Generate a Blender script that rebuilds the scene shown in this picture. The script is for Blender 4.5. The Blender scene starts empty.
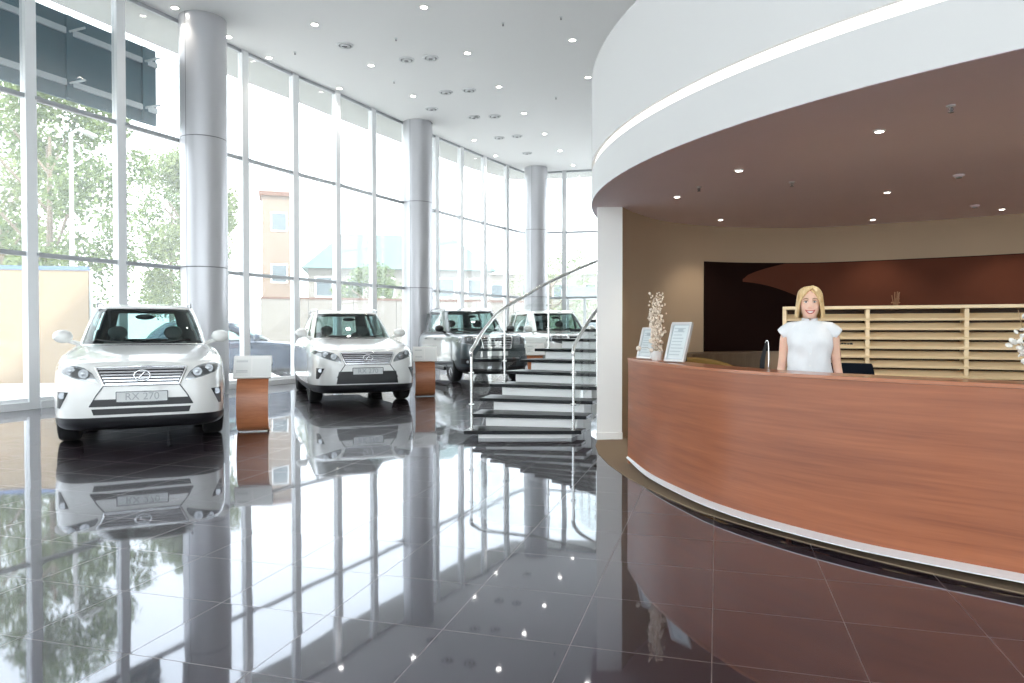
import bpy, bmesh, math, random
from mathutils import Vector, Matrix
from mathutils.bvhtree import BVHTree
PI = math.pi
sc = bpy.context.scene
COL = sc.collection
random.seed(11)

# ------------------------------------------------------------------ helpers
class MB:
    """collects geometry, built into ONE mesh object"""
    def __init__(s):
        s.v = []; s.f = []; s.mi = []; s.uv = None
    def add(s, vs, fs, m=0):
        o = len(s.v)
        s.v += [tuple(p) for p in vs]
        s.f += [tuple(i + o for i in f) for f in fs]
        s.mi += [m] * len(fs)
        return s
    def box(s, x0, x1, y0, y1, z0, z1, m=0, M=None):
        vs = [Vector(p) for p in ((x0,y0,z0),(x1,y0,z0),(x1,y1,z0),(x0,y1,z0),(x0,y0,z1),(x1,y0,z1),(x1,y1,z1),(x0,y1,z1))]
        if M is not None: vs = [M @ p for p in vs]
        return s.add(vs, [(0,3,2,1),(4,5,6,7),(0,1,5,4),(1,2,6,5),(2,3,7,6),(3,0,4,7)], m)
    def prism(s, pts, z0, z1, m=0):
        """plan polygon (counter-clockwise) pulled from z0 to z1"""
        n = len(pts)
        vs = [(p[0],p[1],z0) for p in pts] + [(p[0],p[1],z1) for p in pts]
        fs = [tuple(range(n-1,-1,-1)), tuple(range(n,2*n))] + [(i,(i+1)%n,n+(i+1)%n,n+i) for i in range(n)]
        return s.add(vs, fs, m)
    def tube(s, pts, r, n=8, m=0, cap=True, radii=None):
        pts = [Vector(p) for p in pts]
        k = len(pts); rings = []; up = None
        for i, p in enumerate(pts):
            t = (pts[min(i+1,k-1)] - pts[max(i-1,0)])
            if t.length < 1e-9: t = Vector((0,0,1))
            t.normalize()
            if up is None:
                up = Vector((0,0,1)) if abs(t.z) < .9 else Vector((1,0,0))
            a = up - t*up.dot(t)
            if a.length < 1e-5: a = t.orthogonal()
            a.normalize(); b = t.cross(a); up = a
            rr = radii[i] if radii else r
            rings.append([p + a*(rr*math.cos(2*PI*j/n)) + b*(rr*math.sin(2*PI*j/n)) for j in range(n)])
        return s.rings(rings, m, cap)
    def rings(s, rings, m=0, cap=True, closed=True):
        n = len(rings[0]); vs = [p for r in rings for p in r]; fs = []
        for i in range(len(rings)-1):
            for j in range(n if closed else n-1):
                a = i*n+j; b = i*n+(j+1)%n
                fs.append((a,b,b+n,a+n))
        if cap and closed:
            fs.append(tuple(range(n-1,-1,-1))); q = (len(rings)-1)*n; fs.append(tuple(q+j for j in range(n)))
        return s.add(vs, fs, m)
    def lathe(s, prof, n=24, c=(0,0,0), axis='z', m=0, cap=True):
        """prof: (radius, height) pairs"""
        R = []
        for r, h in prof:
            ring = []
            for j in range(n):
                a = 2*PI*j/n; u, w = r*math.cos(a), r*math.sin(a)
                p = (u, w, h) if axis == 'z' else ((h, u, w) if axis == 'x' else (w, h, u))
                ring.append((p[0]+c[0], p[1]+c[1], p[2]+c[2]))
            R.append(ring)
        return s.rings(R, m, cap)
    def ball(s, c, r, n=10, m=0, M=None):
        rx, ry, rz = r if isinstance(r, tuple) else (r, r, r)
        R = []
        k = max(4, n//2+1)
        for i in range(k+1):
            a = PI*(i+.02)/(k+.04) - PI/2
            ring = []
            for j in range(n):
                b = 2*PI*j/n
                p = Vector((rx*math.cos(a)*math.cos(b), ry*math.cos(a)*math.sin(b), rz*math.sin(a)))
                if M is not None: p = M @ p
                ring.append((p.x+c[0], p.y+c[1], p.z+c[2]))
            R.append(ring)
        return s.rings(R, m)
    def grid(s, P, m=0, flip=False):
        """P[i][j] points"""
        n = len(P[0]); vs = [p for r in P for p in r]; fs = []
        for i in range(len(P)-1):
            for j in range(n-1):
                a = i*n+j
                f = (a, a+1, a+1+n, a+n)
                fs.append(f[::-1] if flip else f)
        return s.add(vs, fs, m)
    def build(s, name, mats, parent=None, smooth=None, bevel=0, loc=None):
        me = bpy.data.meshes.new(name)
        me.from_pydata(s.v, [], s.f); me.update()
        return finish(name, me, mats, parent, smooth, bevel, s.mi, loc)

def finish(name, me, mats, parent=None, smooth=None, bevel=0, mi=None, loc=None, fix=True):
    if not isinstance(mats, (list, tuple)): mats = [mats]
    for m in mats: me.materials.append(m)
    if mi and len(mats) > 1: me.polygons.foreach_set('material_index', mi)
    if fix:
        bm = bmesh.new(); bm.from_mesh(me)
        bmesh.ops.remove_doubles(bm, verts=bm.verts, dist=1e-6)
        bmesh.ops.recalc_face_normals(bm, faces=bm.faces)
        bm.to_mesh(me); bm.free()
    o = bpy.data.objects.new(name, me); COL.objects.link(o)
    if smooth is not None:
        me.polygons.foreach_set('use_smooth', [True]*len(me.polygons))
        try: me.set_sharp_from_angle(angle=math.radians(smooth))
        except Exception: pass
    if bevel:
        md = o.modifiers.new('bevel', 'BEVEL'); md.width = bevel; md.segments = 2; md.limit_method = 'ANGLE'; md.angle_limit = math.radians(40)
    if parent is not None: o.parent = parent
    if loc is not None: o.location = loc
    return o

def empty(name, loc=(0,0,0), rz=0):
    o = bpy.data.objects.new(name, None); COL.objects.link(o)
    o.location = loc; o.rotation_euler = (0,0,rz); o.empty_display_size = .2
    return o
def tag(o, label, cat, group=None, kind=None):
    o['label'] = label; o['category'] = cat
    if group: o['group'] = group
    if kind: o['kind'] = kind
    return o
def thing(name, label, cat, loc=(0,0,0), rz=0, group=None):
    return tag(empty(name, loc, rz), label, cat, group)
def structure(o):
    o['kind'] = 'structure'; return o
def evaluated(o, mods):
    """apply modifiers (list of (type, dict)) and return a plain mesh"""
    for t, d in mods:
        md = o.modifiers.new(t, t)
        for k, v in d.items(): setattr(md, k, v)
    dg = bpy.context.evaluated_depsgraph_get(); dg.update()
    me = bpy.data.meshes.new_from_object(o.evaluated_get(dg))
    old = o.data; o.modifiers.clear(); o.data = me
    bpy.data.meshes.remove(old)
    return me
def crom(pts, per=8):
    P = [Vector(p) for p in pts]; out = []
    for i in range(len(P)-1):
        a = P[i-1] if i > 0 else P[0]*2-P[1]
        b, c = P[i], P[i+1]
        d = P[i+2] if i+2 < len(P) else P[-1]*2-P[-2]
        for k in range(per):
            t = k/per
            out.append(.5*((2*b)+(c-a)*t+(2*a-5*b+4*c-d)*t*t+(3*b-a-3*c+d)*t**3))
    out.append(P[-1]); return out
def offset(pts, d):
    """move a 2D polyline to its left by d"""
    out = []
    n = len(pts)
    for i in range(n):
        t = Vector(pts[min(i+1,n-1)][:2]) - Vector(pts[max(i-1,0)][:2]); t.normalize()
        out.append(Vector((pts[i][0]-t.y*d, pts[i][1]+t.x*d)))
    return out
def band(mb, a, b, m=0):
    """closed strip solid between two polylines of equal length given as [(bottom,top)] points lists a=front, b=back: each (x,y,z0,z1)"""
    n = len(a); R = []
    for i in range(n):
        R.append([(a[i][0],a[i][1],a[i][2]),(b[i][0],b[i][1],b[i][2]),(b[i][0],b[i][1],b[i][3]),(a[i][0],a[i][1],a[i][3])])
    return mb.rings(R, m)
def wallstrip(mb, front, back, z0, z1, m=0):
    return band(mb, [(p[0],p[1],z0,z1) for p in front], [(p[0],p[1],z0,z1) for p in back], m)
def arc(cx, cy, r, a0, a1, n):
    return [Vector((cx+r*math.cos(math.radians(a0+(a1-a0)*i/n)), cy+r*math.sin(math.radians(a0+(a1-a0)*i/n)))) for i in range(n+1)]
def resample(pts, n):
    P = [Vector(p) for p in pts]; L = [0]
    for i in range(1, len(P)): L.append(L[-1]+(P[i]-P[i-1]).length)
    out = []; j = 0
    for k in range(n+1):
        s = L[-1]*k/n
        while j < len(P)-2 and L[j+1] < s: j += 1
        t = (s-L[j])/max(1e-9, L[j+1]-L[j]); out.append(P[j].lerp(P[j+1], min(1, t)))
    return out

# ------------------------------------------------------------------ materials
def mat(name, col, rough=.5, metal=0, ior=1.5, coat=0, emit=None, es=0, trans=0, spec=.5, noise=0, nscale=8, sheen=0):
    m = bpy.data.materials.new(name); m.use_nodes = True
    nt = m.node_tree; b = nt.nodes['Principled BSDF']
    c = (*col, 1) if len(col) == 3 else col
    b.inputs['Base Color'].default_value = c
    b.inputs['Roughness'].default_value = rough; b.inputs['Metallic'].default_value = metal
    b.inputs['IOR'].default_value = ior; b.inputs['Coat Weight'].default_value = coat; b.inputs['Coat Roughness'].default_value = .03
    b.inputs['Specular IOR Level'].default_value = spec
    if sheen: b.inputs['Sheen Weight'].default_value = sheen
    if emit: b.inputs['Emission Color'].default_value = (*emit, 1); b.inputs['Emission Strength'].default_value = es
    if trans: b.inputs['Transmission Weight'].default_value = trans
    if noise:
        n = nt.nodes.new('ShaderNodeTexNoise'); n.inputs['Scale'].default_value = nscale; n.inputs['Detail'].default_value = 4
        tc = nt.nodes.new('ShaderNodeTexCoord'); nt.links.new(tc.outputs['Object'], n.inputs['Vector'])
        r = nt.nodes.new('ShaderNodeMapRange'); r.inputs['To Min'].default_value = 1-noise; r.inputs['To Max'].default_value = 1+noise
        nt.links.new(n.outputs['Fac'], r.inputs['Value'])
        mx = nt.nodes.new('ShaderNodeMix'); mx.data_type = 'RGBA'; mx.blend_type = 'MULTIPLY'; mx.inputs[0].default_value = 1
        mx.inputs[6].default_value = c; nt.links.new(r.outputs[0], mx.inputs[7]); nt.links.new(mx.outputs[2], b.inputs['Base Color'])
    return m
def glass(name, tint=(.97,.985,.985), ior=1.45, refl=1.0, rough=0, veil=0):
    m = bpy.data.materials.new(name); m.use_nodes = True; nt = m.node_tree; nt.nodes.clear()
    o = nt.nodes.new('ShaderNodeOutputMaterial'); mx = nt.nodes.new('ShaderNodeMixShader')
    t = nt.nodes.new('ShaderNodeBsdfTransparent'); t.inputs[0].default_value = (*tint, 1)
    g = nt.nodes.new('ShaderNodeBsdfGlossy'); g.inputs['Roughness'].default_value = rough
    geo = nt.nodes.new('ShaderNodeNewGeometry'); dt = nt.nodes.new('ShaderNodeVectorMath'); dt.operation = 'DOT_PRODUCT'
    nt.links.new(geo.outputs['Incoming'], dt.inputs[0]); nt.links.new(geo.outputs['Normal'], dt.inputs[1])
    def mth(op, x, y):
        n = nt.nodes.new('ShaderNodeMath'); n.operation = op
        for i, q in enumerate((x, y)):
            if isinstance(q, (int, float)): n.inputs[i].default_value = q
            elif q is not None: nt.links.new(q, n.inputs[i])
        return n.outputs[0]
    f0 = ((ior-1)/(ior+1))**2
    k = mth('POWER', mth('SUBTRACT', 1, mth('ABSOLUTE', dt.outputs['Value'], None)), 5)
    k = mth('MULTIPLY', mth('ADD', mth('MULTIPLY', k, 1-f0), f0), refl)
    nt.links.new(k, mx.inputs[0])
    nt.links.new(t.outputs[0], mx.inputs[1]); nt.links.new(g.outputs[0], mx.inputs[2])
    if veil:  # milky share mixed into the glass imitates the washed-out haze outside
        tl = nt.nodes.new('ShaderNodeBsdfTranslucent'); tl.inputs[0].default_value = (.95,.97,1,1); m2 = nt.nodes.new('ShaderNodeMixShader'); m2.inputs[0].default_value = veil
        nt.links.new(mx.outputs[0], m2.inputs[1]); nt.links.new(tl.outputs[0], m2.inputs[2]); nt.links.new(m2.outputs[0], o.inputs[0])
    else: nt.links.new(mx.outputs[0], o.inputs[0])
    return m
def wood(name, c1, c2, scale=(1.2, 14, 14), rough=.35, coat=.3, coord='Object', rot=0, spec=.5):
    """grain runs along the first axis of the coordinate"""
    m = bpy.data.materials.new(name); m.use_nodes = True; nt = m.node_tree; b = nt.nodes['Principled BSDF']
    tc = nt.nodes.new('ShaderNodeTexCoord'); mp = nt.nodes.new('ShaderNodeMapping'); mp.inputs['Scale'].default_value = scale
    mp.inputs['Rotation'].default_value = (0, 0, rot)
    n = nt.nodes.new('ShaderNodeTexNoise'); n.inputs['Scale'].default_value = 1; n.inputs['Detail'].default_value = 6; n.inputs['Roughness'].default_value = .62; n.inputs['Distortion'].default_value = .4
    n2 = nt.nodes.new('ShaderNodeTexNoise'); n2.inputs['Scale'].default_value = 5; n2.inputs['Detail'].default_value = 3
    r = nt.nodes.new('ShaderNodeValToRGB'); r.color_ramp.elements[0].color = (*c1, 1); r.color_ramp.elements[1].color = (*c2, 1)
    r.color_ramp.elements[0].position = .3; r.color_ramp.elements[1].position = .7
    a = nt.nodes.new('ShaderNodeMath'); a.operation = 'MULTIPLY_ADD'; a.inputs[1].default_value = .3
    a2 = nt.nodes.new('ShaderNodeMath'); a2.operation = 'MULTIPLY_ADD'; a2.inputs[1].default_value = .85; a2.inputs[2].default_value = -.08
    nt.links.new(tc.outputs[coord], mp.inputs[0]); nt.links.new(mp.outputs[0], n.inputs[0]); nt.links.new(mp.outputs[0], n2.inputs[0])
    nt.links.new(n.outputs['Fac'], a2.inputs[0])
    nt.links.new(n2.outputs['Fac'], a.inputs[0]); nt.links.new(a2.outputs[0], a.inputs[2]); nt.links.new(a.outputs[0], r.inputs[0])
    nt.links.new(r.outputs[0], b.inputs['Base Color'])
    b.inputs['Roughness'].default_value = rough; b.inputs['Coat Weight'].default_value = coat; b.inputs['Coat Roughness'].default_value = .15
    b.inputs['Specular IOR Level'].default_value = spec
    return m

def floor_material():
    m = bpy.data.materials.new('polished_tile'); m.use_nodes = True; nt = m.node_tree; N = nt.nodes; L = nt.links
    b = N['Principled BSDF']
    tc = N.new('ShaderNodeTexCoord'); sep = N.new('ShaderNodeSeparateXYZ'); L.new(tc.outputs['Object'], sep.inputs[0])
    def math_(op, a, b_, c=None):
        n = N.new('ShaderNodeMath'); n.operation = op
        for i, x in enumerate((a, b_, c)):
            if x is None: continue
            if isinstance(x, (int, float)): n.inputs[i].default_value = x
            else: L.new(x, n.inputs[i])
        return n.outputs[0]
    ca, sa, S = .962, .274, .5957
    u = math_('MULTIPLY_ADD', sep.outputs[1], -sa, math_('MULTIPLY', sep.outputs[0], ca))
    v = math_('MULTIPLY_ADD', sep.outputs[1], ca, math_('MULTIPLY', sep.outputs[0], sa))
    un = math_('DIVIDE', math_('ADD', u, .0147), S); vn = math_('DIVIDE', math_('ADD', v, -3.665), S)
    def edge(x):
        f = math_('FRACT', x, None); return math_('MINIMUM', f, math_('SUBTRACT', 1, f))
    e = math_('MINIMUM', edge(un), edge(vn))
    grout = math_('LESS_THAN', e, .0036)
    # one look per tile
    cmb = N.new('ShaderNodeCombineXYZ'); L.new(math_('FLOOR', un, None), cmb.inputs[0]); L.new(math_('FLOOR', vn, None), cmb.inputs[1])
    wn = N.new('ShaderNodeTexWhiteNoise'); wn.noise_dimensions = '3D'; L.new(cmb.outputs[0], wn.inputs['Vector'])
    # slight lippage: every tile lies a hair out of level
    sub = N.new('ShaderNodeVectorMath'); sub.operation = 'SUBTRACT'; L.new(wn.outputs['Color'], sub.inputs[0]); sub.inputs[1].default_value = (.5,.5,.5)
    scl = N.new('ShaderNodeVectorMath'); scl.operation = 'MULTIPLY'; L.new(sub.outputs[0], scl.inputs[0]); scl.inputs[1].default_value = (.0035,.0035,0)
    # faint polish ripple
    ns = N.new('ShaderNodeTexNoise'); ns.inputs['Scale'].default_value = 2.6; ns.inputs['Detail'].default_value = 1.5; L.new(tc.outputs['Object'], ns.inputs[0])
    s2 = N.new('ShaderNodeVectorMath'); s2.operation = 'SUBTRACT'; L.new(ns.outputs['Color'], s2.inputs[0]); s2.inputs[1].default_value = (.5,.5,.5)
    s3 = N.new('ShaderNodeVectorMath'); s3.operation = 'MULTIPLY'; L.new(s2.outputs[0], s3.inputs[0]); s3.inputs[1].default_value = (.004,.004,0)
    geo = N.new('ShaderNodeNewGeometry')
    ad = N.new('ShaderNodeVectorMath'); ad.operation = 'ADD'; L.new(geo.outputs['Normal'], ad.inputs[0]); L.new(scl.outputs[0], ad.inputs[1])
    ad2 = N.new('ShaderNodeVectorMath'); ad2.operation = 'ADD'; L.new(ad.outputs[0], ad2.inputs[0]); L.new(s3.outputs[0], ad2.inputs[1])
    nz = N.new('ShaderNodeVectorMath'); nz.operation = 'NORMALIZE'; L.new(ad2.outputs[0], nz.inputs[0])
    L.new(nz.outputs[0], b.inputs['Normal'])
    sp = N.new('ShaderNodeTexNoise'); sp.inputs['Scale'].default_value = 180; L.new(tc.outputs['Object'], sp.inputs[0])
    r = N.new('ShaderNodeValToRGB'); r.color_ramp.elements[0].color = (.018,.011,.015,1); r.color_ramp.elements[1].color = (.032,.020,.027,1)
    L.new(sp.outputs['Fac'], r.inputs[0])
    mx = N.new('ShaderNodeMix'); mx.data_type = 'RGBA'; L.new(grout, mx.inputs[0]); L.new(r.outputs[0], mx.inputs[6]); mx.inputs[7].default_value = (.14,.105,.095,1)
    L.new(mx.outputs[2], b.inputs['Base Color'])
    rr = N.new('ShaderNodeMix'); rr.data_type = 'FLOAT'; L.new(grout, rr.inputs[0]); rr.inputs[2].default_value = .035; rr.inputs[3].default_value = .4
    L.new(rr.outputs[0], b.inputs['Roughness'])
    b.inputs['IOR'].default_value = FLOOR_IOR; b.inputs['Specular Tint'].default_value = (.80,.84,.96,1)
    b.inputs['Coat Weight'].default_value = .33; b.inputs['Coat Roughness'].default_value = .36; b.inputs['Coat IOR'].default_value = 1.5; b.inputs['Coat Tint'].default_value = (.93,.95,1,1)
    return m
FLOOR_IOR = 2.2
def foliage(name, c1, c2):
    m = bpy.data.materials.new(name); m.use_nodes = True; nt = m.node_tree; b = nt.nodes['Principled BSDF']
    g = nt.nodes.new('ShaderNodeNewGeometry')
    r = nt.nodes.new('ShaderNodeValToRGB'); r.color_ramp.elements[0].color = (*c1, 1); r.color_ramp.elements[1].color = (*c2, 1)
    nt.links.new(g.outputs['Random Per Island'], r.inputs[0]); nt.links.new(r.outputs[0], b.inputs['Base Color'])
    b.inputs['Roughness'].default_value = .6
    tr = nt.nodes.new('ShaderNodeBsdfTranslucent'); nt.links.new(r.outputs[0], tr.inputs[0])
    mx = nt.nodes.new('ShaderNodeMixShader'); mx.inputs[0].default_value = .45
    o = nt.nodes['Material Output']; nt.links.new(b.outputs[0], mx.inputs[1]); nt.links.new(tr.outputs[0], mx.inputs[2]); nt.links.new(mx.outputs[0], o.inputs[0])
    return m

M = {}
M['floor'] = floor_material()
M['white_paint'] = mat('white_paint', (.86,.85,.83), .6)
M['fascia_paint'] = mat('fascia_paint', (.60,.595,.59), .55)
M['ceiling_paint'] = mat('ceiling_paint', (.90,.90,.91), .8)
M['eave_paint'] = mat('eave_paint', (.42,.42,.41), .8)
M['soffit_paint'] = mat('soffit_paint', (.93,.82,.90), .6, noise=.03, nscale=1.5)
M['beige_wall'] = mat('beige_wall', (.46,.345,.235), .7, noise=.03, nscale=2)
M['alu'] = mat('white_aluminium', (.86,.88,.90), .4)
M['grey_alu'] = mat('grey_aluminium', (.45,.47,.50), .4, metal=.2)
M['column_metal'] = mat('column_cladding', (.54,.54,.565), .38, metal=.55)
M['seam'] = mat('dark_seam', (.18,.18,.19), .6)
M['pane'] = glass('window_glass', (.965,.98,.985), 1.45, veil=.06)
M['clear_glass'] = glass('balustrade_glass', (.97,.985,.98), 1.45, refl=.6)
M['car_glass'] = glass('car_window_glass', (.50,.63,.62), 1.5)
M['cherry'] = wood('cherry_veneer', (.22,.060,.021), (.385,.120,.046), scale=(.55, 13, 1), rough=.42, coat=.22, coord='UV')
M['cherry_top'] = mat('cherry_edge', (.40,.14,.06), .32, coat=.4)
M['cherry_stand'] = wood('cherry_ply', (.40,.135,.055), (.56,.215,.095), scale=(2, 2, 22), rough=.4, coat=.2)
M['steel'] = mat('brushed_steel', (.82,.84,.86), .42, metal=.15)
M['chrome'] = mat('chrome', (.82,.83,.84), .09, metal=1)
M['rail_steel'] = mat('satin_steel', (.74,.74,.72), .24, metal=.9)
M['plinth'] = mat('dark_plinth', (.04,.045,.055), .25)
M['carpet'] = mat('brown_carpet', (.26,.19,.13), .95, noise=.18, nscale=120, spec=.1)
M['black'] = mat('black_plastic', (.012,.012,.014), .4)
M['gloss_black'] = mat('gloss_black', (.008,.008,.01), .08, coat=.5)
M['tyre'] = mat('tyre_rubber', (.014,.014,.015), .7)
M['alloy'] = mat('alloy_wheel', (.62,.63,.66), .25, metal=.8)
M['white_car'] = mat('white_car_paint', (.82,.82,.80), .25, coat=1)
M['dark_car'] = mat('graphite_car_paint', (.035,.05,.058), .3, metal=.15, coat=1)
M['blue_car'] = mat('blue_car_paint', (.02,.045,.10), .25, metal=.4, coat=1)
M['silver_car'] = mat('silver_car_paint', (.62,.64,.66), .25, coat=1)
M['lamp_glass'] = mat('headlamp_glass', (.36,.38,.40), .12, metal=.6, coat=1)
M['lamp_dark'] = mat('headlamp_bezel', (.10,.105,.11), .22, metal=.5, coat=1)
M['amber'] = mat('amber_reflector', (.6,.2,.03), .2, coat=.6)
M['red_lens'] = mat('red_lens', (.35,.01,.01), .15, coat=.8)
M['plate'] = mat('plate_white', (.72,.74,.74), .4)
M['plate_ink'] = mat('plate_ink', (.42,.44,.46), .5)
M['leather'] = mat('car_leather', (.10,.10,.10), .5)
M['cabin'] = mat('cabin_plastic', (.045,.045,.048), .6)
M['stone'] = mat('black_granite', (.006,.007,.008), .3, spec=.18)
M['riser'] = mat('riser_panel', (.88,.88,.87), .35)
M['slat'] = wood('pale_oak', (.70,.52,.30), (.84,.66,.42), scale=(1.5, 18, 18), rough=.45, coat=.1)
M['slat_back'] = mat('screen_back', (.055,.03,.018), .7)
M['mural_dark'] = mat('mural_dark', (.014,.006,.005), .9, spec=.08, noise=.25, nscale=1.2)
M['mural_leaf'] = mat('mural_rust', (.115,.040,.024), .9, spec=.08, noise=.15, nscale=1.5)
M['low_wood'] = wood('grey_brown_veneer', (.13,.085,.05), (.19,.13,.08), scale=(9, 9, .8), rough=.5, coat=.1)
M['ochre'] = mat('ochre_fabric', (.24,.145,.035), .85, noise=.1, nscale=40)
M['navy'] = mat('navy_fabric', (.008,.011,.018), .85, spec=.1)
M['sheet'] = mat('stand_sheet', (.80,.80,.78), .6); M['faint_print'] = mat('faint_print', (.50,.51,.52), .7); M['lamp_black'] = mat('lamp_black', (.006,.006,.007), .5, spec=.2)
M['paper'] = mat('white_paper', (.60,.645,.65), .6)
M['print'] = mat('grey_print', (.42,.47,.49), .7)
M['frame_silver'] = mat('frame_silver', (.56,.54,.53), .35, metal=.5)
M['ceramic'] = mat('white_ceramic', (.78,.78,.76), .3)
M['dried'] = mat('dried_flower', (.80,.68,.56), .8, noise=.15, nscale=30)
M['petal'] = mat('white_petal', (.82,.80,.74), .7)
M['stem'] = mat('dry_stem', (.40,.28,.16), .8)
M['copper_twig'] = mat('copper_twig', (.22,.10,.04), .6)
M['skin'] = mat('skin', (.74,.46,.34), .5, noise=.04, nscale=20); M['skin'].node_tree.nodes['Principled BSDF'].inputs['Subsurface Weight'].default_value = .12
M['skin'].node_tree.nodes['Principled BSDF'].inputs['Subsurface Scale'].default_value = .01
M['hair'] = wood('blond_hair', (.52,.34,.14), (.84,.64,.36), scale=(70, 70, 3), rough=.4, coat=0)
M['blouse'] = mat('white_cotton', (.72,.735,.75), .8, noise=.03, nscale=60)
M['skirt'] = mat('dark_skirt', (.02,.02,.025), .8)
M['eye'] = mat('eye_white', (.75,.74,.72), .2); M['iris'] = mat('iris', (.05,.06,.07), .2)
M['brow'] = mat('brow', (.22,.12,.05), .8); M['lip'] = mat('lip', (.46,.09,.09), .4); M['teeth'] = mat('teeth', (.8,.78,.74), .3)
M['lamp_lens'] = mat('downlight_lens', (1,1,1), .5, emit=(1,.94,.84), es=14)
M['strip_lens'] = mat('strip_lens', (1,1,1), .5, emit=(1,.90,.79), es=.47)
M['vent'] = mat('vent_grey', (.74,.75,.77), .5); M['vent_dark'] = mat('vent_dark', (.25,.25,.26), .6)
M['asphalt'] = mat('light_paving', (.70,.69,.66), .9, noise=.08, nscale=.6)
M['verge'] = mat('verge_grass', (.22,.26,.12), .9, noise=.2, nscale=3)
M['banner'] = mat('banner_blue', (.05,.115,.15), .6)
M['banner_steel'] = mat('banner_steel', (.55,.60,.63), .5)
M['bark'] = mat('bark', (.20,.16,.12), .9, noise=.2, nscale=6)
M['leaf'] = foliage('leaf_green', (.05,.09,.025), (.21,.28,.10))
M['leaf_pale'] = foliage('leaf_pale', (.085,.125,.045), (.28,.335,.145))
M['hoarding'] = mat('orange_hoarding', (.32,.235,.15), .8, noise=.06, nscale=1)
M['hoarding_top'] = mat('blue_cap', (.10,.18,.40), .6)
M['brick'] = mat('pale_brick', (.24,.18,.14), .9, noise=.1, nscale=3)
M['render_wall'] = mat('pale_render', (.23,.215,.195), .9, noise=.05, nscale=1)
M['roof_teal'] = mat('teal_roof', (.085,.15,.145), .7)
M['roof_rust'] = mat('rust_roof', (.15,.075,.05), .8)
M['far_window'] = mat('far_window', (.12,.15,.17), .2)
M['lamp_post'] = mat('pole_white', (.45,.45,.44), .6)

# ------------------------------------------------------------------ camera, sky, sun
cam = bpy.data.cameras.new('camera'); co = bpy.data.objects.new('camera', cam); COL.objects.link(co)
co.location = (0, 0, 1.38); co.rotation_euler = (math.radians(90-.995), 0, 0)
cam.sensor_width = 36; cam.lens = 720/1024*36; cam.clip_end = 400; cam.clip_start = .05
sc.camera = co
w = bpy.data.worlds.new('sky'); sc.world = w; w.use_nodes = True
bg = w.node_tree.nodes['Background']; bg.inputs[0].default_value = (.90,.96,1,1); bg.inputs[1].default_value = SKY = 2.6
sun = bpy.data.lights.new('sun', 'SUN'); sun.energy = 2.8; sun.angle = math.radians(3); sun.color = (1,.95,.86)
so = bpy.data.objects.new('sun', sun); COL.objects.link(so); so.location = (20, -20, 40)
so.rotation_euler = Vector((-.45,.55,-.85)).to_track_quat('-Z', 'Y').to_euler()
sc.view_settings.view_transform = 'Standard'; sc.view_settings.look = 'None'
sc.view_settings.gamma = 1; sc.view_settings.use_curve_mapping = False
sc.view_settings.exposure = 0.95
sc.cycles.max_bounces = 10; sc.cycles.transparent_max_bounces = 24; sc.cycles.caustics_reflective = False; sc.cycles.caustics_refractive = False
sc.cycles.sample_clamp_indirect = 6
sc.cycles.use_denoising = True

# ------------------------------------------------------------------ room shell
H = 7.88
# facade mullion feet: walk along the curved front, 1.65 m a bay
key = [(-13.9,-8.0),(-12.6,-2.0),(-11.2,3.6),(-9.8,8.6),(-8.30,12.43),(-7.61,14.02),(-6.95,15.49),(-6.29,16.96),(-5.57,18.5),(-4.83,19.9),(-4.13,21.4),(-3.37,22.9),(-2.57,24.4),(-1.83,25.8),(-1.06,27.2),(-.22,28.7),(.62,30.1)]
front_part = crom(key[:5], 12)[:]
back_len = 0
fp = resample(front_part, 13)            # behind and beside the camera
FAC = fp[:-1] + [Vector(p) for p in key[4:]]
BACK = [Vector((.62,30.1)), Vector((2.16,29.75)), Vector((3.95,29.35)), Vector((5.75,28.95)), Vector((7.55,28.55)), Vector((9.35,28.15)), Vector((11.2,27.75)), Vector((13.0,27.3))]
REAR_Y = -8.0
RIGHT_X = 14.0
room = [Vector(p) for p in FAC] + BACK[1:] + [Vector((RIGHT_X, 27.0)), Vector((RIGHT_X, REAR_Y))]
poly = room[::-1]                          # counter-clockwise? checked by recalc
mb = MB(); mb.prism([(p.x, p.y) for p in poly], -.12, 0); structure(mb.build('floor', M['floor']))
out = offset(FAC, 1.7)
mb = MB(); mb.prism([(p.x, p.y) for p in poly], H, H+.25); structure(mb.build('ceiling', M['ceiling_paint']))
# eaves outside the glass, roof over all
eav = [Vector((p.x, p.y)) for p in offset(FAC + BACK[1:], 1.6)]
fl = [Vector((p.x, p.y)) for p in offset(FAC + BACK[1:], .10)]
mb = MB(); wallstrip(mb, fl, eav, H+.02, H+.30); structure(mb.build('ceiling_eaves', M['eave_paint']))

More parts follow.
